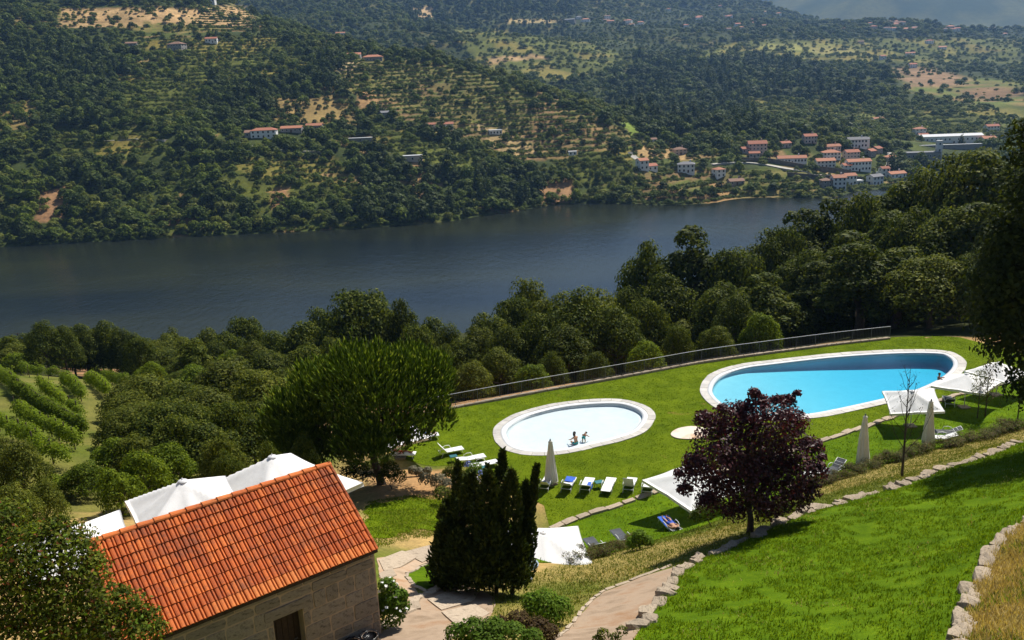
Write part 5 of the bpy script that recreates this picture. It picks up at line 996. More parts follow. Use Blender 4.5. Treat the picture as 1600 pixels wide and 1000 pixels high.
def towel(label, parent_lounger, pts, name='towel'):
    P = Vector(parent_lounger.location); rz = parent_lounger.rotation_euler.z; b = MB(); nx = len(pts); ny = len(pts[0]); V = [p for r in pts for p in r]
    Fs = [(i*ny+j, i*ny+j+1, (i+1)*ny+j+1, (i+1)*ny+j) for i in range(nx-1) for j in range(ny-1)]; V2 = [(x, y, z+.012) for x, y, z in V]; k = len(V); b.add(V+V2, [f[::-1] for f in Fs]+[tuple(k+q for q in f) for f in Fs]); o = b.build(name, MT['blue'], None, True, tuple(P), (0, 0, rz)); tag(o, label, 'towel'); return o
towel('crumpled blue towel lying on the foot end of a lounger', LR[1], [[(-.3+.15*j, .2+.14*i, .355+.05*random.random()) for j in range(5)] for i in range(6)])
towel('blue towel draped over the raised back beside the folded parasol', LR[1], [[(x, -.29-.74*.82*f-.02, .345+.74*.57*f+.03) for x in (-.3, -.2, -.05, .05)] for f in (.5, .7, .9, 1.03)])
towel('blue towel hanging down the right side of a lounger next to the teal table', LR[2], [[(.05+.26*min(1, s*1.3)+.06*max(0, s-.7), -.25+.13*i, .365-.30*max(0, s-.72)/.28*random.uniform(.8, 1)) for s in (0, .3, .6, .8, 1)] for i in range(5)])
towel('blue towel over the lounger behind the folded parasol', LR[0], [[(x, -.29-.74*.77*f-.02, .345+.74*.64*f+.03) for x in (-.28, -.1, .1, .28)] for f in (.2, .5, .8, 1.03)])
D2 = (.93, .36)
lounger('white sun lounger with a raised thin back, first right of the pine', 703, 710, D2, 50); lounger('white sun lounger behind the hydrangea, middle of three', 737, 722, D2, 8); lounger('white sun lounger nearest the cypress, partly behind the hydrangea', 757, 731, D2, 5)
LS1 = lounger('white sun lounger with a sunbather in front of the parasol under the pine', 665, 687, (.97, .22), 12); LS2 = lounger('white sun lounger in the pine shade carrying the person in red shorts', 628, 715, (.98, -.12), 38)
lounger('white sun lounger nearest the folded parasol at the right hedge', 1470, 690, (-.96, .15), 20); lounger('dark sun lounger behind the white one at the right hedge', 1478, 681, (-.96, .2), 24, True)
lounger('dark sun lounger just right of the plum tree crown by the hedge', 1303, 740, (-.75, -.66), 30, True); lounger('white sun lounger half hidden by the plum tree crown by the hedge', 1272, 745, (-.85, -.3), 0)
LS3 = lounger('blue covered sun lounger with the person lying under the square parasol', 1047, 828, (-.25, .97), 12, True); lounger('dark sun lounger behind the flowering shrub at the hedge gap', 972, 848, (-.3, .95), 30, True); lounger('dark sun lounger with a raised back beside the parasol at the hedge', 930, 862, (-.3, .95), 48, True)
lounger('dark sun lounger on the pool lawn between the two right hand parasols', 1482, 632, (.3, .95), 35, True)
towel('blue towel spread over the lounger under the square parasol', LS3, [[(x, y, .36+.01*random.random()) for x in (-.33, -.1, .1, .33)] for y in (-.28, 0, .3, .6, .95)])
def side_table(label, px, py):
    P = hit(px, py); t = thing('side_table', label, 'table', tuple(P), .3, 'small teal side tables'); MB().box((0, 0, .40), (.5, .42, .035)).build('tabletop', MT['teal'], t)
    for sx in (-1, 1):
        for sy in (-1, 1): MB().tube([(sx*.2, sy*.16, .39), (sx*.22, sy*.18, 0)], .018, 5).build('leg', MT['teal'], t)
side_table('small teal table between the loungers in front of the paddling pool', 936, 762); side_table('small teal table beside the first lounger right of the pine', 709, 721); side_table('small teal table nearest the hydrangea', 758, 738)
P = hit(822, 906); t = thing('round_table', 'round pale blue table in shade under the parasol at the hedge', 'table', tuple(P)); b = MB(); b.tube([(0, 0, .70), (0, 0, .735)], .55, 24); MT['ptable'] = plain('pale blue tabletop', (.35, .45, .52), .4); b.build('tabletop', MT['ptable'], t); MB().tube([(0, 0, 0), (0, 0, .7)], .05, 8).build('column', MT['iron'], t); MB().tube([(0, 0, 0), (0, 0, .04)], .28, 16).build('foot', MT['iron'], t)

# ------------------------------------------------------------------ people
MT['skin'] = rough_mat('tanned skin', (.42, .22, .13), (.52, .29, .18), 5, .55, .05); MT['skin2'] = rough_mat('deeply tanned skin', (.25, .11, .06), (.34, .16, .09), 5, .5, .05); MT['hair'] = plain('black hair', (.012, .010, .009), .5)
MT['shorts_teal'] = plain('teal swimwear', (.02, .30, .30), .7); MT['shorts_red'] = plain('red shorts', (.55, .03, .02), .7); MT['shorts_blue'] = plain('blue shorts', (.03, .07, .36), .7); MT['swim_dark'] = plain('dark swimwear', (.02, .02, .03), .6)
def skin_mesh(name, J, E_, mat, levels=1, root=0):
    """one continuous surface grown over a jointed skeleton: J = (position, radius), E_ = joint pairs"""
    me = bpy.data.meshes.new(name); me.from_pydata([j[0] for j in J], E_, []); o = bpy.data.objects.new(name, me); col.objects.link(o); o.modifiers.new('skin', 'SKIN'); sv = me.skin_vertices[0].data
    for i, j in enumerate(J): sv[i].radius = (j[1], j[1]) if not hasattr(j[1], '__len__') else j[1]; sv[i].use_root = (i == root)
    sm = o.modifiers.new('sub', 'SUBSURF'); sm.levels = levels; sm.render_levels = levels
    dg = bpy.context.evaluated_depsgraph_get(); out = bpy.data.meshes.new_from_object(o.evaluated_get(dg)); bpy.data.objects.remove(o); out.name = name; out.materials.clear(); out.materials.append(mat); out.polygons.foreach_set('use_smooth', [True]*len(out.polygons)); return out
def person(label, loc, rz, P, skin, shorts, hair_long=False, cut=None, hold=None):
    """P: joint positions in the person's own space"""
    t = thing('person', label, 'person', loc, rz); V = {k: Vector(v) for k, v in P.items()}; J = []; E_ = []; idx = {}
    def j(k, r, p=None): idx[k] = len(J); J.append((tuple(p if p is not None else V[k]), r)); return idx[k]
    j('pelvis', (.15, .12)); j('waist', (.125, .10), V['pelvis'].lerp(V['chest'], .5)); j('chest', (.155, .115)); j('neck', .055); j('headlow', .075, V['neck'].lerp(V['head'], .55)); j('head', (.085, .095)); j('crown', .06, V['head']+(V['head']-V['neck']).normalized()*.085)
    E_ += [(0, 1), (1, 2), (2, 3), (3, 4), (4, 5), (5, 6)]
    for s in 'lr':
        for nm, r, par in (('sh', .058, 'chest'), ('el', .042, 'sh'), ('wr', .03, 'el'), ('ha', .036, 'wr')): j(nm+s, r); E_.append((idx[par if par == 'chest' else par+s], idx[nm+s]))
        for nm, r, par in (('hi', .085, 'pelvis'), ('kn', .056, 'hi'), ('an', .036, 'kn'), ('to', .03, 'an')): j(nm+s, r); E_.append((idx[par if par == 'pelvis' else par+s], idx[nm+s]))
    body = link('body', skin_mesh('body', J, E_, skin, 2), t); fb_ = MB()
    for s in 'lr':     # five fingers and a thumb-side root on each palm
        d = (V['ha'+s]-V['wr'+s]).normalized(); side = d.cross(Vector((0, 0, 1))); side = side.normalized() if side.length > .1 else Vector((1, 0, 0)); nrm = side.cross(d)
        for q, (o_, L) in enumerate(((-.027, .065), (-.009, .078), (.009, .074), (.027, .058))):
            a = V['ha'+s]+side*o_+d*.015; fb_.tube([a, a+d*L*.55-nrm*.006, a+d*L-nrm*.024], [.009, .008, .006], 5)
        a = V['wr'+s]+d*.03+side*(.03 if s == 'l' else -.03); fb_.tube([a, a+d*.035+side*(.02 if s == 'l' else -.02), a+d*.06+side*(.018 if s == 'l' else -.018)], [.011, .009, .007], 5)
    me2 = fb_.mesh('fingers', skin, True); bmx = bmesh.new(); bmx.from_mesh(body.data); bmx.from_mesh(me2)
    up = (V['head']-V['neck']).normalized(); face = Vector(P.get('face', (0, 1, 0))).normalized(); face = (face-up*face.dot(up)).normalized(); sd_ = up.cross(face); hc = V['head']
    nb = MB(); nb.tube([hc+face*.085+up*.02, hc+face*.112-up*.012], [.008, .016], 5); nb.tube([hc+face*.092-up*.045+sd_*.022, hc+face*.099-up*.046, hc+face*.092-up*.045-sd_*.022], .006, 4)
    for s in (-1, 1): nb.tube([hc+sd_*s*.085+up*.02, hc+sd_*s*.102+up*.0, hc+sd_*s*.085-up*.03], [.008, .014, .008], 5)
    me3 = nb.mesh('face', skin, True); bmx.from_mesh(me3); bmx.to_mesh(body.data); bmx.free(); body.data.polygons.foreach_set('use_smooth', [True]*len(body.data.polygons))
    eb = MB()
    for s in (-1, 1): eb.box(hc+face*.090+up*.018+sd_*s*.032, (.018, .012, .010))
    eb.build('eyes', MT['hair'], t)
    hb2 = MB(); V2 = []; nn = 12   # hair cap with an uneven hem
    rows = 6
    for i in range(rows):
        th = (i/(rows-1))*math.radians(105)
        for k in range(nn):
            a = 2*math.pi*k/nn; frontness = math.cos(a); lim = th*(1-.42*max(0, frontness)); R_ = .113+.006*math.sin(5*a+i)
            V2.append(hc+up*(.03+R_*1.08*math.cos(lim))+(face*math.cos(a)+sd_*math.sin(a))*R_*math.sin(lim))
    hb2.add(V2, [f for i in range(rows-1) for f in ring_faces(i*nn, (i+1)*nn, nn)])
    if hair_long: hb2.tube([hc-face*.07+up*.02, hc-face*.10-up*.10, hc-face*.085-up*.22], [.085, .08, .04], 8)
    hb2.build('hair', MT['hair'], t, True)
    JS = []; ES = []; H = V['pelvis']; JS.append((tuple(H), (.168, .137))); JS.append((tuple(H.lerp(V['chest'], .28)), (.145, .115)))
    for s in 'lr': JS += [(tuple(V['hi'+s]), .105), (tuple(V['hi'+s].lerp(V['kn'+s], .55)), .092)]
    ES = [(0, 1), (0, 2), (2, 3), (0, 4), (4, 5)]; link('shorts' if not cut else 'swimsuit', skin_mesh('shorts', JS, ES, shorts, 1), t); return t
def lying(kn=.1, arm='side', head_up=.1, back=0.0):
    """on the back, feet towards +y; back = slope of the backrest"""
    c, s = math.cos(back), math.sin(back); f = lambda d, z=0: (0, -.12-d*c-z*s*0, .12+d*s+z); ch, ne, hd = f(.36), f(.55, .02), f(.70, head_up*.5)
    P = dict(pelvis=(0, -.02, .12), chest=ch, neck=ne, head=hd, face=(0, .5*math.sin(back)+.1, 1))
    for k, x in (('l', -1), ('r', 1)):
        P['sh'+k] = (x*.19, ch[1]-.07*c, ch[2]+.07*s); P['el'+k] = (x*.27, ch[1]+.16, ch[2]+.0) if arm == 'side' else (x*.28, ch[1]+.14, ch[2]+.02); P['wr'+k] = (x*.24, ch[1]+.38, .12) if arm == 'side' else (x*.08, ch[1]+.30, ch[2]+.22); P['ha'+k] = (x*.23, ch[1]+.45, .11) if arm == 'side' else (x*.05, ch[1]+.34, ch[2]+.27)
        P['hi'+k] = (x*.10, .05, .11); P['kn'+k] = (x*.12, .46, .12+kn*(1.6 if x > 0 else .3)); P['an'+k] = (x*.11, .86, .08); P['to'+k] = (x*.13, .93, .19)
    return P
def on(L, dz=.30, dy=-.12): r = L.rotation_euler.z; return (L.location.x-math.sin(r)*dy, L.location.y+math.cos(r)*dy, L.location.z+dz), r
l_, r_ = on(LS1); person('person with tanned skin lying flat on the lounger in front of the pine parasol', l_, r_, lying(.1, 'side', .1, .15), MT['skin'], MT['shorts_blue'])
l_, r_ = on(LS2); person('person in red shorts reclining and reading on the shaded lounger under the pine', l_, r_, lying(.12, 'read', .2, .62), MT['skin2'], MT['shorts_red'])
c_, s_ = math.cos(r_), math.sin(r_); bk = MB(); 
for s in (-1, 1): bk.box((s*.07, 0, 0), (.14, .012, .2), M=Matrix.Rotation(s*.2, 3, 'Z'))
yy, zz = -.12-.36*math.cos(.62)+.42, .12+.36*math.sin(.62)+.33; o = bk.build('book', MT['shorts_blue'], None, False, (l_[0]-s_*yy, l_[1]+c_*yy, l_[2]+zz), (-.4, 0, r_)); tag(o, 'open blue book held by the person in red shorts', 'book')
l_, r_ = on(LS3, .31); person('person in blue shorts lying under the square parasol with legs towards the pool', l_, r_, lying(.05, 'side', .1, .15), MT['skin'], MT['shorts_blue'])
def upright(hd=(0, .02, 1.42), chest=(0, .02, 1.05), arms='out', bend=0.1):
    P = dict(pelvis=(0, 0, .72), chest=chest, neck=(chest[0], chest[1]+.03, chest[2]+.21), head=(hd[0], hd[1]+.03, hd[2]), face=(.3, 1, -.1))
    for k, x in (('l', -1), ('r', 1)):
        P['sh'+k] = (chest[0]+x*.18, chest[1], chest[2]+.12); P['el'+k] = (chest[0]+x*.30, chest[1]+.12, chest[2]-.08) if arms == 'out' else (chest[0]+x*.24, chest[1]+.22, chest[2]+.02); P['wr'+k] = (chest[0]+x*.28, chest[1]+.33, chest[2]-.14) if arms == 'out' else (chest[0]+x*.14, chest[1]+.42, chest[2]+.06); P['ha'+k] = tuple(Vector(P['wr'+k])+Vector((0, .08, -.02)))
        P['hi'+k] = (x*.10, 0, .66); P['kn'+k] = (x*.12, .06, .36); P['an'+k] = (x*.12, -.02, .06); P['to'+k] = (x*.13, .14, .03)
    return P
def squat(): 
    P = dict(pelvis=(0, -.12, .22), chest=(0, .0, .56), neck=(0, .06, .76), head=(.02, .10, .90), face=(1, .4, -.1))
    for k, x in (('l', -1), ('r', 1)):
        P['sh'+k] = (x*.17, .0, .66); P['el'+k] = (x*.30, .14, .50); P['wr'+k] = (x*.26, .34, .42); P['ha'+k] = (x*.24, .42, .40); P['hi'+k] = (x*.12, -.06, .2); P['kn'+k] = (x*.2, .28, .34); P['an'+k] = (x*.16, .08, .05); P['to'+k] = (x*.18, .22, .03)
    return P
P = at_z(899, 690, DECK-.05); o = person('person with long black hair crouching in the paddling pool, left of two', (P[0], P[1], DECK-.36), .6, squat(), MT['skin'], MT['shorts_teal'], True)
P = at_z(912, 687, DECK-.05); o = person('person with bare back and teal shorts bending in the paddling pool, right of two', (P[0], P[1], DECK-.42), -.5, upright((.06, .34, .98), (.02, .22, .76)), MT['skin'], MT['shorts_teal'])
o.scale = (.8, .8, .8)
P = at_z(1466, 596, DECK-.2); o = person('person with dark hair leaning on the edge of the blue pool beside the parasol', (P[0], P[1], DECK-1.02), math.radians(-95), upright(arms='front'), MT['skin2'], MT['swim_dark'])

# ------------------------------------------------------------------ the far bank: woods, vines, village
def hitf(px, py, tmax=9000.0): return hit(px, py, 505.0, tmax, Hft)
def far_proto(name, R, H, k, n, leaf, mat, z0=.5, fl=.85):
    return bpy.data.objects.new(name, leaf_mesh(name, rand_blobs(R, H, k, z0, (.32, .5), fl), n, leaf, mat, inner=.15, rnd=.35, updir=.15))
def conif(name, R, H, n, leaf, mat): return bpy.data.objects.new(name, leaf_mesh(name, [(random.uniform(-.15, .15)*R, random.uniform(-.15, .15)*R, H*(.15+.8*i/8), R*(1-.8*i/8)+.3, R*(1-.8*i/8)+.3, H*.12) for i in range(9)], n, leaf, mat, inner=.3))
FM = {}
FM['a'] = leaf_mat('far wood leaves', (.032, .056, .008), (.074, .108, .014), (.14, .17, .026), .22, vary=.3); FM['b'] = leaf_mat('far dark wood leaves', (.020, .036, .008), (.046, .068, .013), (.088, .110, .021), .18, vary=.3); FM['c'] = leaf_mat('far pale wood leaves', (.065, .085, .016), (.13, .15, .026), (.21, .22, .046), .25, vary=.25); FM['y'] = leaf_mat('far yellow green leaves', (.07, .095, .014), (.13, .165, .022), (.20, .23, .035), .3, vary=.25); FM['v'] = leaf_mat('far vine leaves', (.06, .085, .018), (.10, .135, .025), (.15, .18, .04), .25)
FP_ = [far_proto('a%d' % i, 4.2, 6.5, 13, 420, .55, FM['a']) for i in range(3)]+[far_proto('b%d' % i, 4.0, 8.0, 13, 420, .55, FM['b']) for i in range(2)]+[conif('cn', 2.6, 12, 330, .6, FM['b']), far_proto('cc', 3.6, 5.0, 10, 330, .5, FM['c']), far_proto('cv', 1.1, 1.5, 4, 60, .32, FM['v'], .2), far_proto('cy', 3.4, 4.6, 10, 330, .5, FM['y'])]
pcol = bpy.data.collections.new('foliage_kinds')
for i, o in enumerate(FP_): o.name = 'foliage_kind_%02d' % i; pcol.objects.link(o)
def scatter_group(pcol):
    g = bpy.data.node_groups.new('scatter', 'GeometryNodeTree'); g.interface.new_socket('Geometry', in_out='INPUT', socket_type='NodeSocketGeometry'); g.interface.new_socket('Geometry', in_out='OUTPUT', socket_type='NodeSocketGeometry')
    gi = g.nodes.new('NodeGroupInput'); go = g.nodes.new('NodeGroupOutput'); ip = g.nodes.new('GeometryNodeInstanceOnPoints'); ci = g.nodes.new('GeometryNodeCollectionInfo'); ci.inputs['Collection'].default_value = pcol; ci.inputs['Separate Children'].default_value = True; ci.inputs['Reset Children'].default_value = True
    def attr(nm, ty):
        a = g.nodes.new('GeometryNodeInputNamedAttribute'); a.data_type = ty; a.inputs['Name'].default_value = nm; return [s for s in a.outputs if s.enabled and s.name == 'Attribute'][0]
    g.links.new(gi.outputs[0], ip.inputs['Points']); g.links.new(ci.outputs[0], ip.inputs['Instance']); ip.inputs['Pick Instance'].default_value = True; g.links.new(attr('kind_index', 'INT'), ip.inputs['Instance Index'])
    g.links.new(attr('turn', 'FLOAT_VECTOR'), ip.inputs['Rotation']); g.links.new(attr('size', 'FLOAT_VECTOR'), ip.inputs['Scale']); g.links.new(ip.outputs[0], go.inputs[0]); return g
SG = scatter_group(pcol)
def scatter(name, P, K, S, label, cat, SG=SG):
    me = bpy.data.meshes.new(name); me.vertices.add(len(P)); me.vertices.foreach_set('co', np.asarray(P, np.float32).ravel())
    a = me.attributes.new('kind_index', 'INT', 'POINT'); a.data.foreach_set('value', np.asarray(K, np.int32)); a = me.attributes.new('turn', 'FLOAT_VECTOR', 'POINT'); T = np.zeros((len(P), 3), np.float32); T[:, 2] = rng.uniform(0, 6.28, len(P)); a.data.foreach_set('vector', T.ravel()); a = me.attributes.new('size', 'FLOAT_VECTOR', 'POINT'); a.data.foreach_set('vector', np.asarray(S, np.float32).ravel())
    o = link(name, me); m_ = o.modifiers.new('scatter', 'NODES'); m_.node_group = SG; tag(o, label, cat, kind='stuff'); return o

# village and other houses: picture foot point, width, depth, height in metres
HM = {'white': plain('white render', (.79, .78, .75), .85), 'grey': plain('grey stone wall', (.30, .28, .26), .9), 'pink': plain('pinkish render', (.58, .48, .42), .85), 'orange': plain('orange tiles', (.38, .16, .09), .85), 'red': plain('old red tiles', (.33, .13, .08), .9), 'brown': plain('brown tiles', (.22, .13, .09), .9), 'slate': plain('grey roof', (.16, .16, .17), .8), 'flat': plain('pale flat roof', (.55, .55, .55), .8), 'glass': plain('dark window', (.03, .035, .04), .2), 'door': plain('brown door', (.10, .06, .04), .6)}
WINM = MB().box((0, 0, 0), (1, .10, 1)).mesh('window', HM['glass']); FRM = MB(); 
for c, s in (((0, 0, .54), (1.2, .16, .10)), ((0, 0, -.54), (1.2, .2, .10)), ((-.55, 0, 0), (.1, .16, 1.0)), ((.55, 0, 0), (.1, .16, 1.0))): FRM.box(c, s)
FRMM = FRM.mesh('frame', HM['white'])
HOUSES = []
def house(px, py, w_, d_, h_, wall, roofc, label, kind='gable', rz=0.0, nw=3, ns=2, group=None, chim=False, name='house', cat='house', wing=None, rise=None, shrink=.86):
    P = hitf(px, py); t = thing(name, label, cat, tuple(P), rz, group); b = MB()
    w_, d_, h_ = w_*shrink, d_*shrink, h_*(.5+.5*shrink); HOUSES.append((P[0], P[1], max(w_, d_)))
    b.box((0, d_/2, h_/2-1.5), (w_, d_, h_+3)); rise = rise if rise is not None else min(d_, w_)*.22; e = .4; z = h_
    if kind == 'gable': b.add([(-w_/2+.01, .01, z), (-w_/2+.01, d_-.01, z), (-w_/2+.01, d_/2, z+rise*.94), (w_/2-.01, .01, z), (w_/2-.01, d_-.01, z), (w_/2-.01, d_/2, z+rise*.94)], [(0, 1, 2), (3, 5, 4)])
    b.build('wall', HM[wall], t); r = MB(); x0, x1, y0, y1 = -w_/2-e, w_/2+e, -e, d_+e; th = .22
    if kind == 'gable': T = [(x0, y0, z-.12), (x1, y0, z-.12), (x1, d_/2, z+rise), (x0, d_/2, z+rise), (x1, y1, z-.12), (x0, y1, z-.12)]; B_ = [(a, b2, c-th) for a, b2, c in T]; r.add(T+B_, [(0, 1, 2, 3), (3, 2, 4, 5), (7, 6, 9, 8), (8, 9, 11, 10), (0, 6, 7, 1), (5, 4, 10, 11), (1, 7, 8, 2), (2, 8, 10, 4), (6, 0, 3, 9), (9, 3, 5, 11)])
    elif kind == 'hip':
        k = min(w_, d_)/2; q = (x0+k+e, d_/2, z+rise) if w_ >= d_ else (0, y0+k+e, z+rise); q2 = (x1-k-e, d_/2, z+rise) if w_ >= d_ else (0, y1-k-e, z+rise); T = [(x0, y0, z), (x1, y0, z), (x1, y1, z), (x0, y1, z), q, q2]
        if w_ >= d_: Fs = [(0, 1, 5, 4), (2, 3, 4, 5), (1, 2, 5), (3, 0, 4)]
        else: Fs = [(0, 1, 4), (1, 2, 5, 4), (2, 3, 5), (3, 0, 4, 5)]
        r.add(T, Fs); r.box((0, d_/2, z-.1), (w_+2*e-.02, d_+2*e-.02, .19))
    else: r.box((0, d_/2, z+.15), (w_+.3, d_+.3, .36))
    ro = r.build('roof', HM[roofc], t)
    if chim: MB().box((w_*.25, d_*.6, z+rise+.3), (.8, .8, 1.8)).build('chimney', HM[wall], ro)
    sh = h_/ns
    for s in range(ns):
        for k in range(nw):
            if s == 0 and k == nw//2 and nw > 2 and kind != 'flat':
                o = MB().box((-w_/2+w_*(k+.5)/nw, -.06, 1.0), (1.1, .12, 2.0)).build('door', HM['door'], t); continue
            o = link('window', WINM, t, (-w_/2+w_*(k+.5)/nw, -.04, sh*(s+.55)), (0, 0, 0), (1.15, 1, min(1.5, sh*.5)));
            if wall != 'white' : link('frame', FRMM, o)
        for k in range(max(1, int(d_/4.5))):
            for sx in (-1, 1): link('window', WINM, t, (sx*(w_/2+.03), d_*(k+.5)/max(1, int(d_/4.5)), sh*(s+.55)), (0, 0, math.pi/2), (1.1, 1, min(1.4, sh*.5)))
    return t
V_ = 'houses of the riverside village'
for a in [(1064, 242, 11, 9, 4.5, 'pink', 'brown', 'low pinkish house with a hipped brown roof alone in the dry field', 'hip', .1, 3, 2), (1021, 224, 7, 6, 3.5, 'white', 'brown', 'small pale house on the slope above the village road bend', 'gable', .2, 2, 1),
          (1007, 266, 8, 9, 7.5, 'white', 'orange', 'white house with an orange roof at the left end of the terraces', 'gable', .3, 2, 2), (1020, 268, 9, 8, 4.5, 'white', 'red', 'lower white house attached right of the one at the terraces', 'gable', .3, 2, 1), (1072, 270, 14, 9, 6.5, 'white', 'slate', 'pale house with a grey roof above the vine terraces', 'hip', -.2, 4, 2),
          (1127, 277, 8.5, 8, 6, 'white', 'orange', 'small white cube house with a bright orange roof among the vines', 'hip', .35, 2, 2), (1152, 289, 12, 8, 3, 'grey', 'brown', 'low ruined stone house with a brown roof above the river', 'gable', .1, 3, 1), (1184, 241, 16, 11, 8.5, 'pink', 'red', 'tall pink house with three storeys left of the village', 'gable', -.1, 5, 3), (1179, 247, 9, 6, 4, 'pink', 'red', 'small pink annex in front of the tall pink house', 'gable', -.1, 3, 1), (1166, 240, 7, 7, 4, 'grey', 'red', 'small stone house left of the tall pink house', 'gable', .2, 2, 1),
          (1229, 231, 10, 7, 4, 'pink', 'red', 'low house with an old red roof at the top left of the village', 'gable', .3, 3, 1), (1267, 224, 11, 9, 6, 'pink', 'red', 'pinkish house at the very top of the village', 'gable', 0, 4, 2), (1238, 256, 24, 9, 4.5, 'white', 'orange', 'long low white building with an orange roof beside the village road', 'gable', -.12, 9, 1), (1300, 249, 15, 10, 5.5, 'white', 'orange', 'wide white house with a bright orange roof in the village middle', 'hip', -.1, 5, 2), (1291, 262, 16, 9, 5.5, 'white', 'orange', 'white twin house with a stepped orange roof below the village middle', 'gable', 0, 5, 2),
          (1333, 252, 12, 9, 7.5, 'pink', 'red', 'tall old pinkish house left of the long white block', 'gable', .1, 4, 3), (1340, 231, 17, 9, 7, 'white', 'slate', 'big white house with a grey roof at the top right of the village', 'gable', -.15, 6, 2), (1353, 230, 6, 8, 7, 'white', 'slate', 'white end wing of the big house with the grey roof', 'gable', -.15, 1, 2), (1343, 268, 20, 9, 8, 'white', 'orange', 'long white two storey block in the middle of the village', 'gable', .02, 7, 2), (1325, 268, 7, 8, 5, 'white', 'red', 'small house touching the left end of the long white block', 'gable', .1, 2, 2),
          (1312, 297, 10, 9, 9, 'white', 'orange', 'tall white house with balconies nearest the river', 'gable', 0, 3, 3), (1330, 290, 9, 8, 7.5, 'white', 'orange', 'white house with a vivid orange roof right of the tall riverside house', 'gable', .1, 3, 2), (1342, 291, 7, 7, 4, 'white', 'flat', 'small white flat roofed house at the riverside', 'flat', 0, 3, 1), (1293, 294, 8, 8, 5.5, 'grey', 'brown', 'grey stone house left of the tall riverside house', 'hip', 0, 2, 2), (1372, 289, 11, 8, 6.5, 'white', 'slate', 'white gabled house with a dark slate roof', 'gable', .4, 3, 2), (1384, 276, 7, 7, 6.5, 'white', 'red', 'narrow white house behind the slate roofed one', 'gable', .1, 2, 2),
          (1404, 279, 15, 8, 4, 'white', 'orange', 'low house with a long orange roof at the right end of the village', 'gable', .25, 4, 1), (1395, 254, 10, 9, 4.5, 'pink', 'orange', 'house with an orange roof behind the dark tree', 'hip', 0, 3, 2), (1303, 236, 13, 8, 4, 'pink', 'orange', 'low row of orange roofs under the grey roofed house', 'gable', .1, 4, 1), (1365, 245, 8, 8, 5, 'grey', 'red', 'old stone house on the lane above the village', 'gable', .6, 2, 2), (1375, 240, 8, 8, 4.5, 'grey', 'red', 'second old stone house on the lane above the village', 'gable', .6, 2, 2),
          (1178, 198, 9, 7, 4, 'pink', 'red', 'pinkish house alone in the wood behind the village', 'gable', 0, 3, 1), (1374, 192, 13, 9, 4.5, 'white', 'orange', 'white house with an orange roof in the wood above the village', 'gable', .1, 4, 1), (1439, 210, 12, 9, 5.5, 'white', 'orange', 'white house with an orange roof above the warehouse', 'hip', 0, 3, 2), (1444, 219, 10, 8, 5, 'white', 'red', 'small house at the left end of the warehouse', 'gable', 0, 3, 1), (1547, 226, 14, 9, 6, 'white', 'orange', 'white house with an orange roof right of the warehouse', 'gable', .1, 4, 2), (1533, 222, 12, 8, 4, 'pink', 'orange', 'low house with an orange roof touching the warehouse side', 'gable', .1, 3, 1), (1552, 206, 14, 9, 6, 'white', 'red', 'white house higher up to the right of the warehouse', 'gable', 0, 4, 2)]:
    house(*a, group=V_, chim=(a[2] > 9))
house(1487, 224, 62, 14, 7, 'white', 'flat', 'long white warehouse with a pale roof beyond the village', 'gable', -.12, 14, 1, name='warehouse', cat='warehouse', rise=1.6)
house(1440, 250, 34, 12, 6, 'grey', 'slate', 'grey industrial shed with a flat roof in front of the warehouse', 'flat', -.1, 9, 1, name='shed', cat='shed')
house(1467, 250, 5, 4, 16, 'white', 'flat', 'slim white concrete tower beside the grey shed', 'flat', -.1, 1, 3, name='tower', cat='tower')
house(1475, 232, 70, 3, 3, 'grey', 'flat', 'long grey retaining wall under the warehouse', 'flat', -.12, 1, 1, name='retaining_wall', cat='wall')
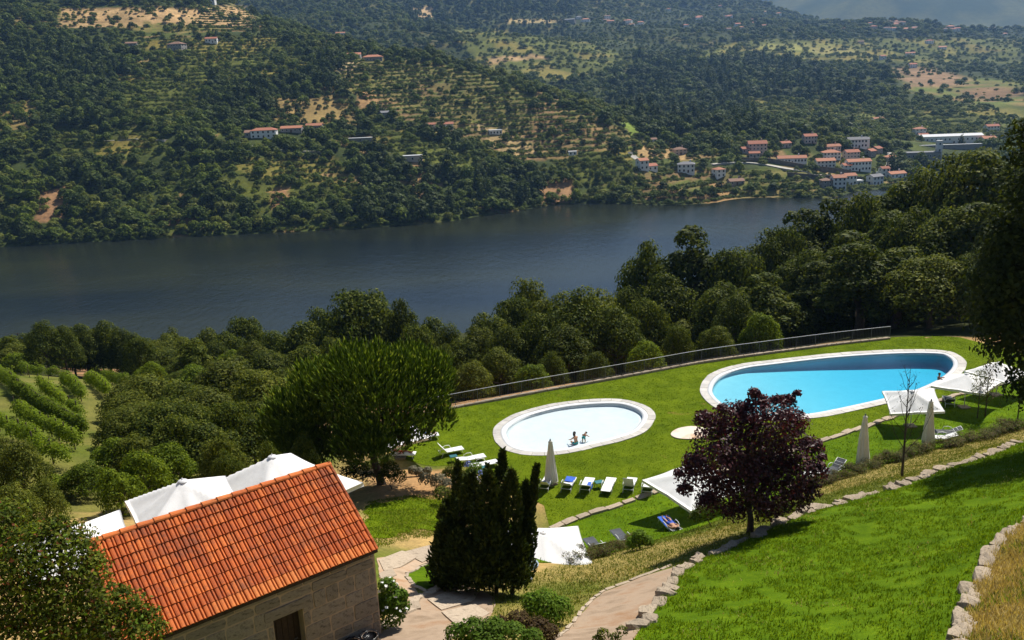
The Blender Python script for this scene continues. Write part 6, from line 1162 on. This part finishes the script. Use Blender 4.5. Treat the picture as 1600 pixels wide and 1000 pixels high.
for a in [(412, 216, 21, 9, 6, 'white', 'red', 'long white two storey house with an old red roof on the wooded slope', 'hip', .05, 5, 2), (391, 215, 9, 8, 4, 'grey', 'brown', 'grey annex at the left end of the long white house', 'gable', .05, 2, 1), (455, 207, 18, 8, 3.5, 'grey', 'orange', 'long orange roofed barn right of the long white house', 'gable', -.03, 5, 1), (490, 203, 14, 8, 3.5, 'grey', 'orange', 'second orange roofed barn farthest right of the long white house', 'gable', -.08, 4, 1),
          (273, 79, 17, 12, 6.5, 'grey', 'brown', 'large grey house with a brown hipped roof high on the left slope', 'hip', -.2, 5, 2), (330, 67, 13, 8, 4.5, 'white', 'red', 'white house right of the large grey house on the slope', 'gable', .1, 4, 1), (205, 72, 12, 7, 3, 'grey', 'brown', 'low stone shed left of the large grey house', 'gable', .2, 3, 1),
          (582, 96, 22, 11, 4.5, 'grey', 'orange', 'wide orange roofed house with a porch on the ridge', 'hip', 0, 6, 1), (553, 92, 16, 10, 4.5, 'white', 'orange', 'orange roofed house left of the wide one on the ridge', 'gable', .1, 4, 1), (532, 56, 18, 10, 5, 'white', 'orange', 'orange roofed house highest on the ridge', 'gable', .1, 4, 1), (566, 66, 14, 8, 3, 'white', 'orange', 'low house with a thin orange roof on the ridge', 'gable', 0, 4, 1), (510, 84, 12, 8, 3, 'pink', 'red', 'small red roofed house left on the ridge', 'gable', 0, 3, 1), (818, 6, 15, 9, 4, 'white', 'orange', 'white house at the very top edge above the terraces', 'gable', 0, 4, 1), (325, 4, 18, 9, 4.5, 'white', 'orange', 'orange roofed house at the top edge on the left hill', 'gable', 0, 4, 1),
          (775, 211, 12, 8, 4, 'white', 'flat', 'white modern house on the bare terrace above the bank', 'flat', .2, 4, 1), (700, 200, 10, 7, 3.5, 'white', 'red', 'small white house left of the modern one on the terraces', 'gable', .1, 3, 1), (603, 184, 8, 7, 4.5, 'grey', 'slate', 'small grey house among the dark trees above the bank', 'gable', .4, 2, 2), (672, 200, 9, 6, 3, 'pink', 'red', 'small pinkish hut among the trees above the bank', 'gable', 0, 2, 1), (895, 243, 7, 5, 3, 'white', 'flat', 'tiny white hut among the vines near the bank', 'flat', 0, 2, 1), (645, 253, 16, 6, 4.5, 'pink', 'flat', 'bare tan terrace wall in the wood above the river', 'flat', .05, 1, 1), (563, 222, 20, 4, 3, 'grey', 'flat', 'long dark terrace wall with a pale top in the wood', 'flat', .05, 1, 1)]:
    house(*a, group='houses on the left hill')
far_h = [(889, 36, 30, 12, 8, 'grey', 'slate'), (915, 34, 22, 12, 6, 'white', 'orange'), (905, 30, 16, 10, 6, 'white', 'slate')]
random.seed(11)
for i in range(58):
    px, py = random.choice([(random.gauss(985, 30), random.gauss(38, 4)), (random.gauss(1120, 45), random.gauss(26, 12)), (random.uniform(1180, 1600), random.uniform(38, 62)), (random.gauss(1390, 30), random.gauss(45, 4)), (random.uniform(1300, 1590), random.uniform(62, 112)), (random.gauss(1150, 40), random.gauss(34, 10)), (random.uniform(1380, 1500), random.uniform(42, 50))])
    far_h.append((px, py, random.uniform(11, 20), random.uniform(8, 12), random.uniform(4, 7.5), random.choice(['white', 'white', 'white', 'pink']), random.choice(['orange', 'orange', 'red', 'brown'])))
for i, a in enumerate(far_h):
    px, py = a[0], max(a[1], 8); sector = 'left of the middle' if px < 1040 else 'above the big wood' if px < 1200 else 'right of the middle' if px < 1400 else 'near the right edge'
    if i < 3: lab = ['big grey building in the hamlet on the far hillside', 'long orange roofed house at the right of the big grey building', 'pale house behind the big grey building on the far hillside'][i]
    else: lab = '%s %s roofed house on the far plateau %s' % ('tiny white' if a[5] == 'white' else 'tiny pinkish', {'orange': 'orange', 'red': 'red', 'brown': 'brown', 'slate': 'grey'}[a[6]], sector)
    house(px, py, *a[2:], lab, random.choice(['gable', 'hip']), random.uniform(-.5, .5), 3, 2 if a[4] > 6 else 1, group='small houses on the far plateau')
# village road and its dark retaining wall
def ribbon(name, pix, wd, mat, H=Hft, off=.35):
    W = catmull([hitf(*p) for p in pix], 5, False); V = []; Fs = []
    for i, p in enumerate(W):
        t = W[min(i+1, len(W)-1)]-W[max(i-1, 0)]; nrm = np.array([-t[1], t[0], 0]); nrm /= np.linalg.norm(nrm); zz = float(H(np.array([p[0]]), np.array([p[1]]))[0])
        for s in (-1, 1): q = p+nrm*s*wd/2; V.append((q[0], q[1], zz+off))
        for s in (1, -1): q = p+nrm*s*wd/2; V.append((q[0], q[1], zz-1.5))
    k = len(W); Fs = [(4*i+a, 4*i+4+a, 4*i+4+(a+1) % 4, 4*i+(a+1) % 4) for i in range(k-1) for a in range(4)]; Fs += [(0, 1, 2, 3), (4*k-1, 4*k-2, 4*k-3, 4*k-4)]; b = MB(); b.add(V, Fs); o = b.build(name, mat); return tag(o, kind='structure')
MT['road'] = rough_mat('pale village road', (.34, .31, .27), (.45, .42, .37), .3, .9, .1)
ribbon('road', [(983, 238), (990, 245), (1000, 252), (1012, 262)], 5, MT['road']); ribbon('road', [(1112, 257), (1150, 254), (1200, 258), (1250, 267), (1300, 274), (1335, 276)], 6, MT['road']); ribbon('road', [(1388, 238), (1388, 250), (1385, 265)], 5, MT['road'])
ribbon('track', [(130, 215), (200, 218), (260, 219)], 4, MT['road']); ribbon('track', [(370, 232), (430, 233), (520, 238)], 3.5, MT['road'])
MT['retain'] = rough_mat('dark retaining wall', (.08, .07, .06), (.16, .14, .12), .5, .95, .3)
def wall_line(label, pix, h_, th=.8):
    W = [hitf(*p) for p in pix]; c = W[0]; t = thing('retaining_wall', label, 'wall', tuple(c)); b = MB()
    for i in range(len(W)-1):
        a, e = W[i]-c, W[i+1]-c; d = e-a; L = np.linalg.norm(d[:2]); nrm = np.array([-d[1], d[0], 0])/L*th/2
        V = [(*(a-nrm)[:2], a[2]-2), (*(e-nrm)[:2], e[2]-2), (*(e+nrm)[:2], e[2]-2), (*(a+nrm)[:2], a[2]-2), (*(a-nrm)[:2], a[2]+h_), (*(e-nrm)[:2], e[2]+h_), (*(e+nrm)[:2], e[2]+h_), (*(a+nrm)[:2], a[2]+h_)]
        b.add(V, [(3, 2, 1, 0), (4, 5, 6, 7), (0, 1, 5, 4), (1, 2, 6, 5), (2, 3, 7, 6), (3, 0, 4, 7)])
    b.build('wall', MT['retain'], t)
wall_line('dark retaining wall above the village road', [(1158, 252), (1205, 254), (1255, 263), (1330, 272)], 3.0); wall_line('dark retaining wall below the village road', [(1230, 278), (1290, 283), (1350, 285)], 4.0)

# woods: candidate points, thinned by zone
HX = np.array([(h[0], h[1]) for h in HOUSES]); HRd = np.array([h[2] for h in HOUSES])
def clear_of_houses(x, y):
    ok = np.ones(len(x), bool)
    for (hx, hy), r in zip(HX, HRd):
        d = np.hypot(x-hx, y-hy-3); ok &= d > r*.6+2
        ang = np.arctan2(hx, hy); du = x*np.cos(ang)-y*np.sin(ang); rr = np.hypot(x, y); hr = math.hypot(hx, hy); ok &= ~((np.abs(du) < r*.46) & (rr < hr) & (rr > hr-15))
    return ok
ROADPX = [[(983, 238), (990, 245), (1000, 252), (1012, 262)], [(1112, 257), (1150, 254), (1200, 258), (1250, 267), (1300, 274), (1335, 276)], [(1388, 238), (1388, 250), (1385, 265)]]
DARKZ = [[(1000, 215), (950, 140), (1000, 95), (1120, 80), (1250, 95), (1330, 130), (1350, 160), (1330, 205), (1150, 205)], [(300, 185), (330, 100), (480, 75), (550, 90), (540, 190), (420, 190)], [(0, 60), (150, 70), (230, 130), (120, 170), (0, 140)], [(60, 190), (180, 180), (200, 260), (80, 290)], [(740, 325), (740, 265), (850, 262), (850, 310)], [(560, 250), (560, 190), (720, 200), (740, 330), (560, 345)], [(600, 0), (900, 0), (900, 60), (700, 70)]]
OPENZ = [[(560, 85), (740, 112), (960, 190), (1020, 225), (960, 300), (880, 290), (780, 230), (640, 190), (520, 130)], [(960, 225), (1130, 235), (1400, 230), (1400, 300), (1130, 318), (960, 318)], [(90, 5), (400, 5), (430, 60), (220, 80), (90, 50)], [(1180, 60), (1600, 50), (1600, 200), (1420, 205), (1390, 110), (1300, 90), (1180, 90)], [(430, 145), (560, 140), (580, 200), (430, 200)], [(740, 20), (1150, 10), (1150, 75), (760, 100)]]
def wood(n, x0, x1, y0, y1, smin, base):
    x = rng.uniform(x0, x1, n); y = rng.uniform(y0, y1, n); z = Hft(x, y); k = z > .6; x, y, z = x[k], y[k], z[k]; u, v, _ = proj(np.c_[x, y, z+3]); k = (u > -120) & (u < 1720) & (v > -60) & (v < 420); x, y, z, u, v = x[k], y[k], z[k], u[k], v[k]
    dark = np.zeros(len(x), bool); opn = np.zeros(len(x), bool); fld = np.zeros(len(x), bool)
    for p in DARKZ: dark |= pt_in_poly(u, v, p)
    for p in OPENZ: opn |= pt_in_poly(u, v, p)
    for p, _ in DRYF: fld |= pt_in_poly(u, v, p)
    for p in TERR: fld |= pt_in_poly(u, v, p)
    lg = np.zeros(len(x), bool)
    for p in LIGHTG: lg |= pt_in_poly(u, v, p)
    opn |= lg & (vnoise(x, y, 40, 75) > .35); dark &= ~lg
    n1 = vnoise(x, y, 70, 71)*.6+vnoise(x, y, 24, 72)*.4; keep = np.where(dark, .96, np.where(opn, np.where(n1 > .52, .35, .85), np.where(n1 > .60, .38, .90)))*np.where(fld, np.where(lg, .5, .2), 1)*np.where(lg & (y > 1100), np.where((z/11) % 1 < .5, 1.15, .3), 1); keep = np.where((z < 4.5), .9, keep)
    k = (rng.random(len(x)) < keep) & clear_of_houses(x, y)
    for rp in ROADPX: k &= poly_dist(u, v, rp, False) > 6
    x, y, z, u, v, dark, opn, n1, lg = x[k], y[k], z[k], u[k], v[k], dark[k], opn[k], n1[k], lg[k]
    # spacing by a hashed grid
    cell = np.floor(np.c_[x, y]/smin).astype(np.int64); _, idx = np.unique(cell[:, 0]*100003+cell[:, 1], return_index=True)
    x, y, z, u, v, dark, opn, n1, lg = [a[idx] for a in (x, y, z, u, v, dark, opn, n1, lg)]; m_ = len(x); r = rng.random(m_)
    K = np.where(dark, np.where(r < .55, rng.integers(3, 5, m_), np.where(r < .72, 5, rng.integers(0, 3, m_))), np.where(r < .50, rng.integers(0, 3, m_), np.where(r < .66, rng.integers(3, 5, m_), np.where(r < .92, 6, 8))))
    K = np.where(lg & (r > .35), np.where(r > .7, 8, 6), K)
    s = base*rng.choice([.5, .75, 1, 1.3, 1.6], m_, p=[.2, .28, .27, .17, .08])*rng.uniform(.85, 1.15, m_)*np.where(opn, .72, 1)*np.where(dark, 1.1, 1); S = np.c_[s*rng.uniform(.9, 1.2, m_), s*rng.uniform(.9, 1.2, m_), s*rng.uniform(.8, 1.2, m_)]
    return np.c_[x, y, z-.3], K, S
P1, K1, S1 = wood(90000, -860, 560, 500, 1120, 5.0, .92)
P2, K2, S2 = wood(100000, -1300, 2000, 1100, 2900, 9.5, 1.25)
# the nearest and largest trees of the far bank stand as trees of their own
dist = np.linalg.norm(P1-Cc, axis=1); u1, v1, _ = proj(P1); insd = (u1 > 0) & (u1 < 1600) & (v1 > 0); sz = S1[:, 2]*np.where(K1 == 5, .8, 1)/dist*insd; order = np.argsort(-sz); big = order[:120]; rest_ = order[120:]
FM_ = [(40, 'the left picture edge'), (160, 'the pale track'), (273, 'the grey hilltop house'), (345, 'the white hilltop house'), (412, 'the long white house'), (490, 'the orange barns'), (563, 'the long terrace wall'), (645, 'the tan terrace wall'), (700, 'the small white terrace house'), (775, 'the modern white house'), (850, 'the red earth slip'), (895, 'the tiny white hut'), (963, 'the big round tree'), (1010, 'the road bend house'), (1072, 'the grey roofed house'), (1127, 'the white cube house'), (1184, 'the tall pink house'), (1240, 'the long low white building'), (1320, 'the riverside houses'), (1400, 'the last village houses'), (1480, 'the warehouse')]
fm = lambda u: min(FM_, key=lambda m: abs(m[0]-u))
KN = {0: ('far_tree', 'rounded green tree'), 1: ('far_tree', 'rounded green tree'), 2: ('far_tree', 'rounded green tree'), 3: ('far_tree', 'tall dark tree'), 4: ('far_tree', 'tall dark tree'), 5: ('far_conifer', 'dark pointed conifer'), 6: ('far_tree', 'pale green low tree'), 8: ('far_tree', 'yellowish low tree')}
for i in big:
    o = link(KN[K1[i]][0], FP_[K1[i]].data, None, tuple(P1[i]), random.uniform(0, 6.28), tuple(S1[i])); uu, vv, _ = proj(P1[i]); tag(o, KN[K1[i]][1]+(' on the far waterline' if vv > np.interp(uu, [0, 500, 900, 1300], [350, 330, 290, 290]) else ' midway up the far slope' if vv > 180 else ' high on the far slope')+(' left of ' if uu < fm(uu)[0] else ' right of ')+fm(uu)[1], 'tree', 'largest trees of the far bank wood')
scatter('far_wood', P1[rest_], K1[rest_], S1[rest_], 'mixed wood covering the far bank of the river', 'wood')
scatter('distant_wood', P2, K2, S2, 'wood and scattered trees on the distant hills', 'wood')
# water's edge shrubs
x = rng.uniform(-420, 380, 30000); y = rng.uniform(500, 700, 30000); z = Hft(x, y); k = (z > .1) & (z < 1.8); x, y, z = x[k], y[k], z[k]; cell = np.floor(np.c_[x, y]/2.6).astype(np.int64); _, idx = np.unique(cell[:, 0]*100003+cell[:, 1], return_index=True); x, y, z = x[idx], y[idx], z[idx]; s = rng.uniform(.3, .6, len(x))
scatter('bank_scrub', np.c_[x, y, z-.4], rng.choice([0, 1, 2, 6, 6], len(x)), np.c_[s, s, s*.8], 'low scrub along the far waterline', 'scrub')
# vines on the terraces, following the contours
x = rng.uniform(-330, 500, 320000); y = rng.uniform(520, 1300, 320000); z = Hft(x, y); k = terr_mask(x, y, z) & (z > 2) & clear_of_houses(x, y); x, y, z = x[k], y[k], z[k]; zr = Hf(x, y); fr = (zr/1.6) % 1; k = (np.abs(fr-.35) < .2) & (vnoise(x, y, 28, 81) > .22); x, y, z = x[k], y[k], z[k]
k = rng.random(len(x)) < min(1, 26000/max(len(x), 1)); x, y, z = x[k], y[k], z[k]; s = rng.uniform(.7, 1.35, len(x)); scatter('terrace_vines', np.c_[x, y, z-.1], np.full(len(x), 7), np.c_[s*1.2, s*1.2, s], 'rows of vines along the terraces of the far bank', 'vines')
for (px, py, s, lab) in [(643, 78, 1.35, 'dark umbrella shaped pine alone on the ridge line'), (963, 240, 1.9, 'big dark round tree at the left end of the village slope'), (950, 152, 1.2, 'dark round tree on the terraced ridge'), (868, 142, 1.3, 'lone tree at the ridge edge above the terraces'), (835, 170, 1.1, 'lone dark tree in the middle of the terraces'), (1440, 262, 1.3, 'dark tree right of the village before the wood'), (1393, 268, 1.6, 'dark conical tree at the right of the village houses'), (1502, 228, 1.1, 'dark pointed tree in front of the warehouse')]:
    P = hitf(px, py); k = 5 if 'con' in lab or 'pointed' in lab else 3; o = link('far_tree', FP_[k].data, None, tuple(P-np.array([0, 0, .3])), random.uniform(0, 6), (s*1.15, s*1.15, s if k == 3 else s*.8)); tag(o, lab, 'tree')

# the wood on the near bank down to the water, seen over and between the nearer crowns
x = rng.uniform(-260, 210, 26000); y = rng.uniform(96, 400, 26000); z = Hn(x, y); k = (z > .8) & (z < 60); x, y, z = x[k], y[k], z[k]; u, v, _ = proj(np.c_[x, y, z+6.5]); lim = np.interp(u, [-80, 0, 75, 210, 300, 480, 560, 650, 720, 830, 980, 1010, 1090, 1200, 1300, 1400, 1500, 1620], [532, 530, 520, 530, 535, 522, 495, 520, 545, 480, 480, 420, 395, 395, 345, 310, 265, 250])
k = (u > -80) & (u < 1650) & (v > lim-np.where(z < 9, 14, 4)) & ~((x < -38) & (y < 118)); u9, v9, _ = proj(np.c_[x, y, z]); k &= ~((u9 > 30) & (u9 < 212) & (v9 > 538) & (v9 < 670)); x, y, z, u, v, lim = x[k], y[k], z[k], u[k], v[k], lim[k]; cell = np.floor(np.c_[x, y]/4.2).astype(np.int64); _, idx = np.unique(cell[:, 0]*100003+cell[:, 1], return_index=True); x, y, z = x[idx], y[idx], z[idx]; s_ = rng.uniform(.55, .95, len(x))
ncol = bpy.data.collections.new('near_foliage_kinds')
for i, pr in enumerate(PROTO): ncol.objects.link(bpy.data.objects.new('near_foliage_kind_%02d' % i, pr['crown']))
scatter('riverside_wood', np.c_[x, y, z-.8], rng.choice(len(PROTO), len(x)), np.c_[s_*.95, s_*.95, s_*.85], 'mixed wood on the near bank going down to the water', 'wood', scatter_group(ncol))

# ------------------------------------------------------------------ haze over the valley
m = N('valley haze'); m.t.nodes.remove(m.b); pv = m.n('ShaderNodeVolumePrincipled'); pv.inputs['Color'].default_value = (.30, .55, 1, 1); pv.inputs['Density'].default_value = 0.00007; pv.inputs['Anisotropy'].default_value = .3; m.l(pv.outputs[0], m.o.inputs['Volume'])
b = MB(); b.box((500, 3600, 690), (11000, 8600, 1420)); o = b.build('haze', m.m); tag(o, 'thin blue summer haze filling the valley', 'haze', kind='stuff')
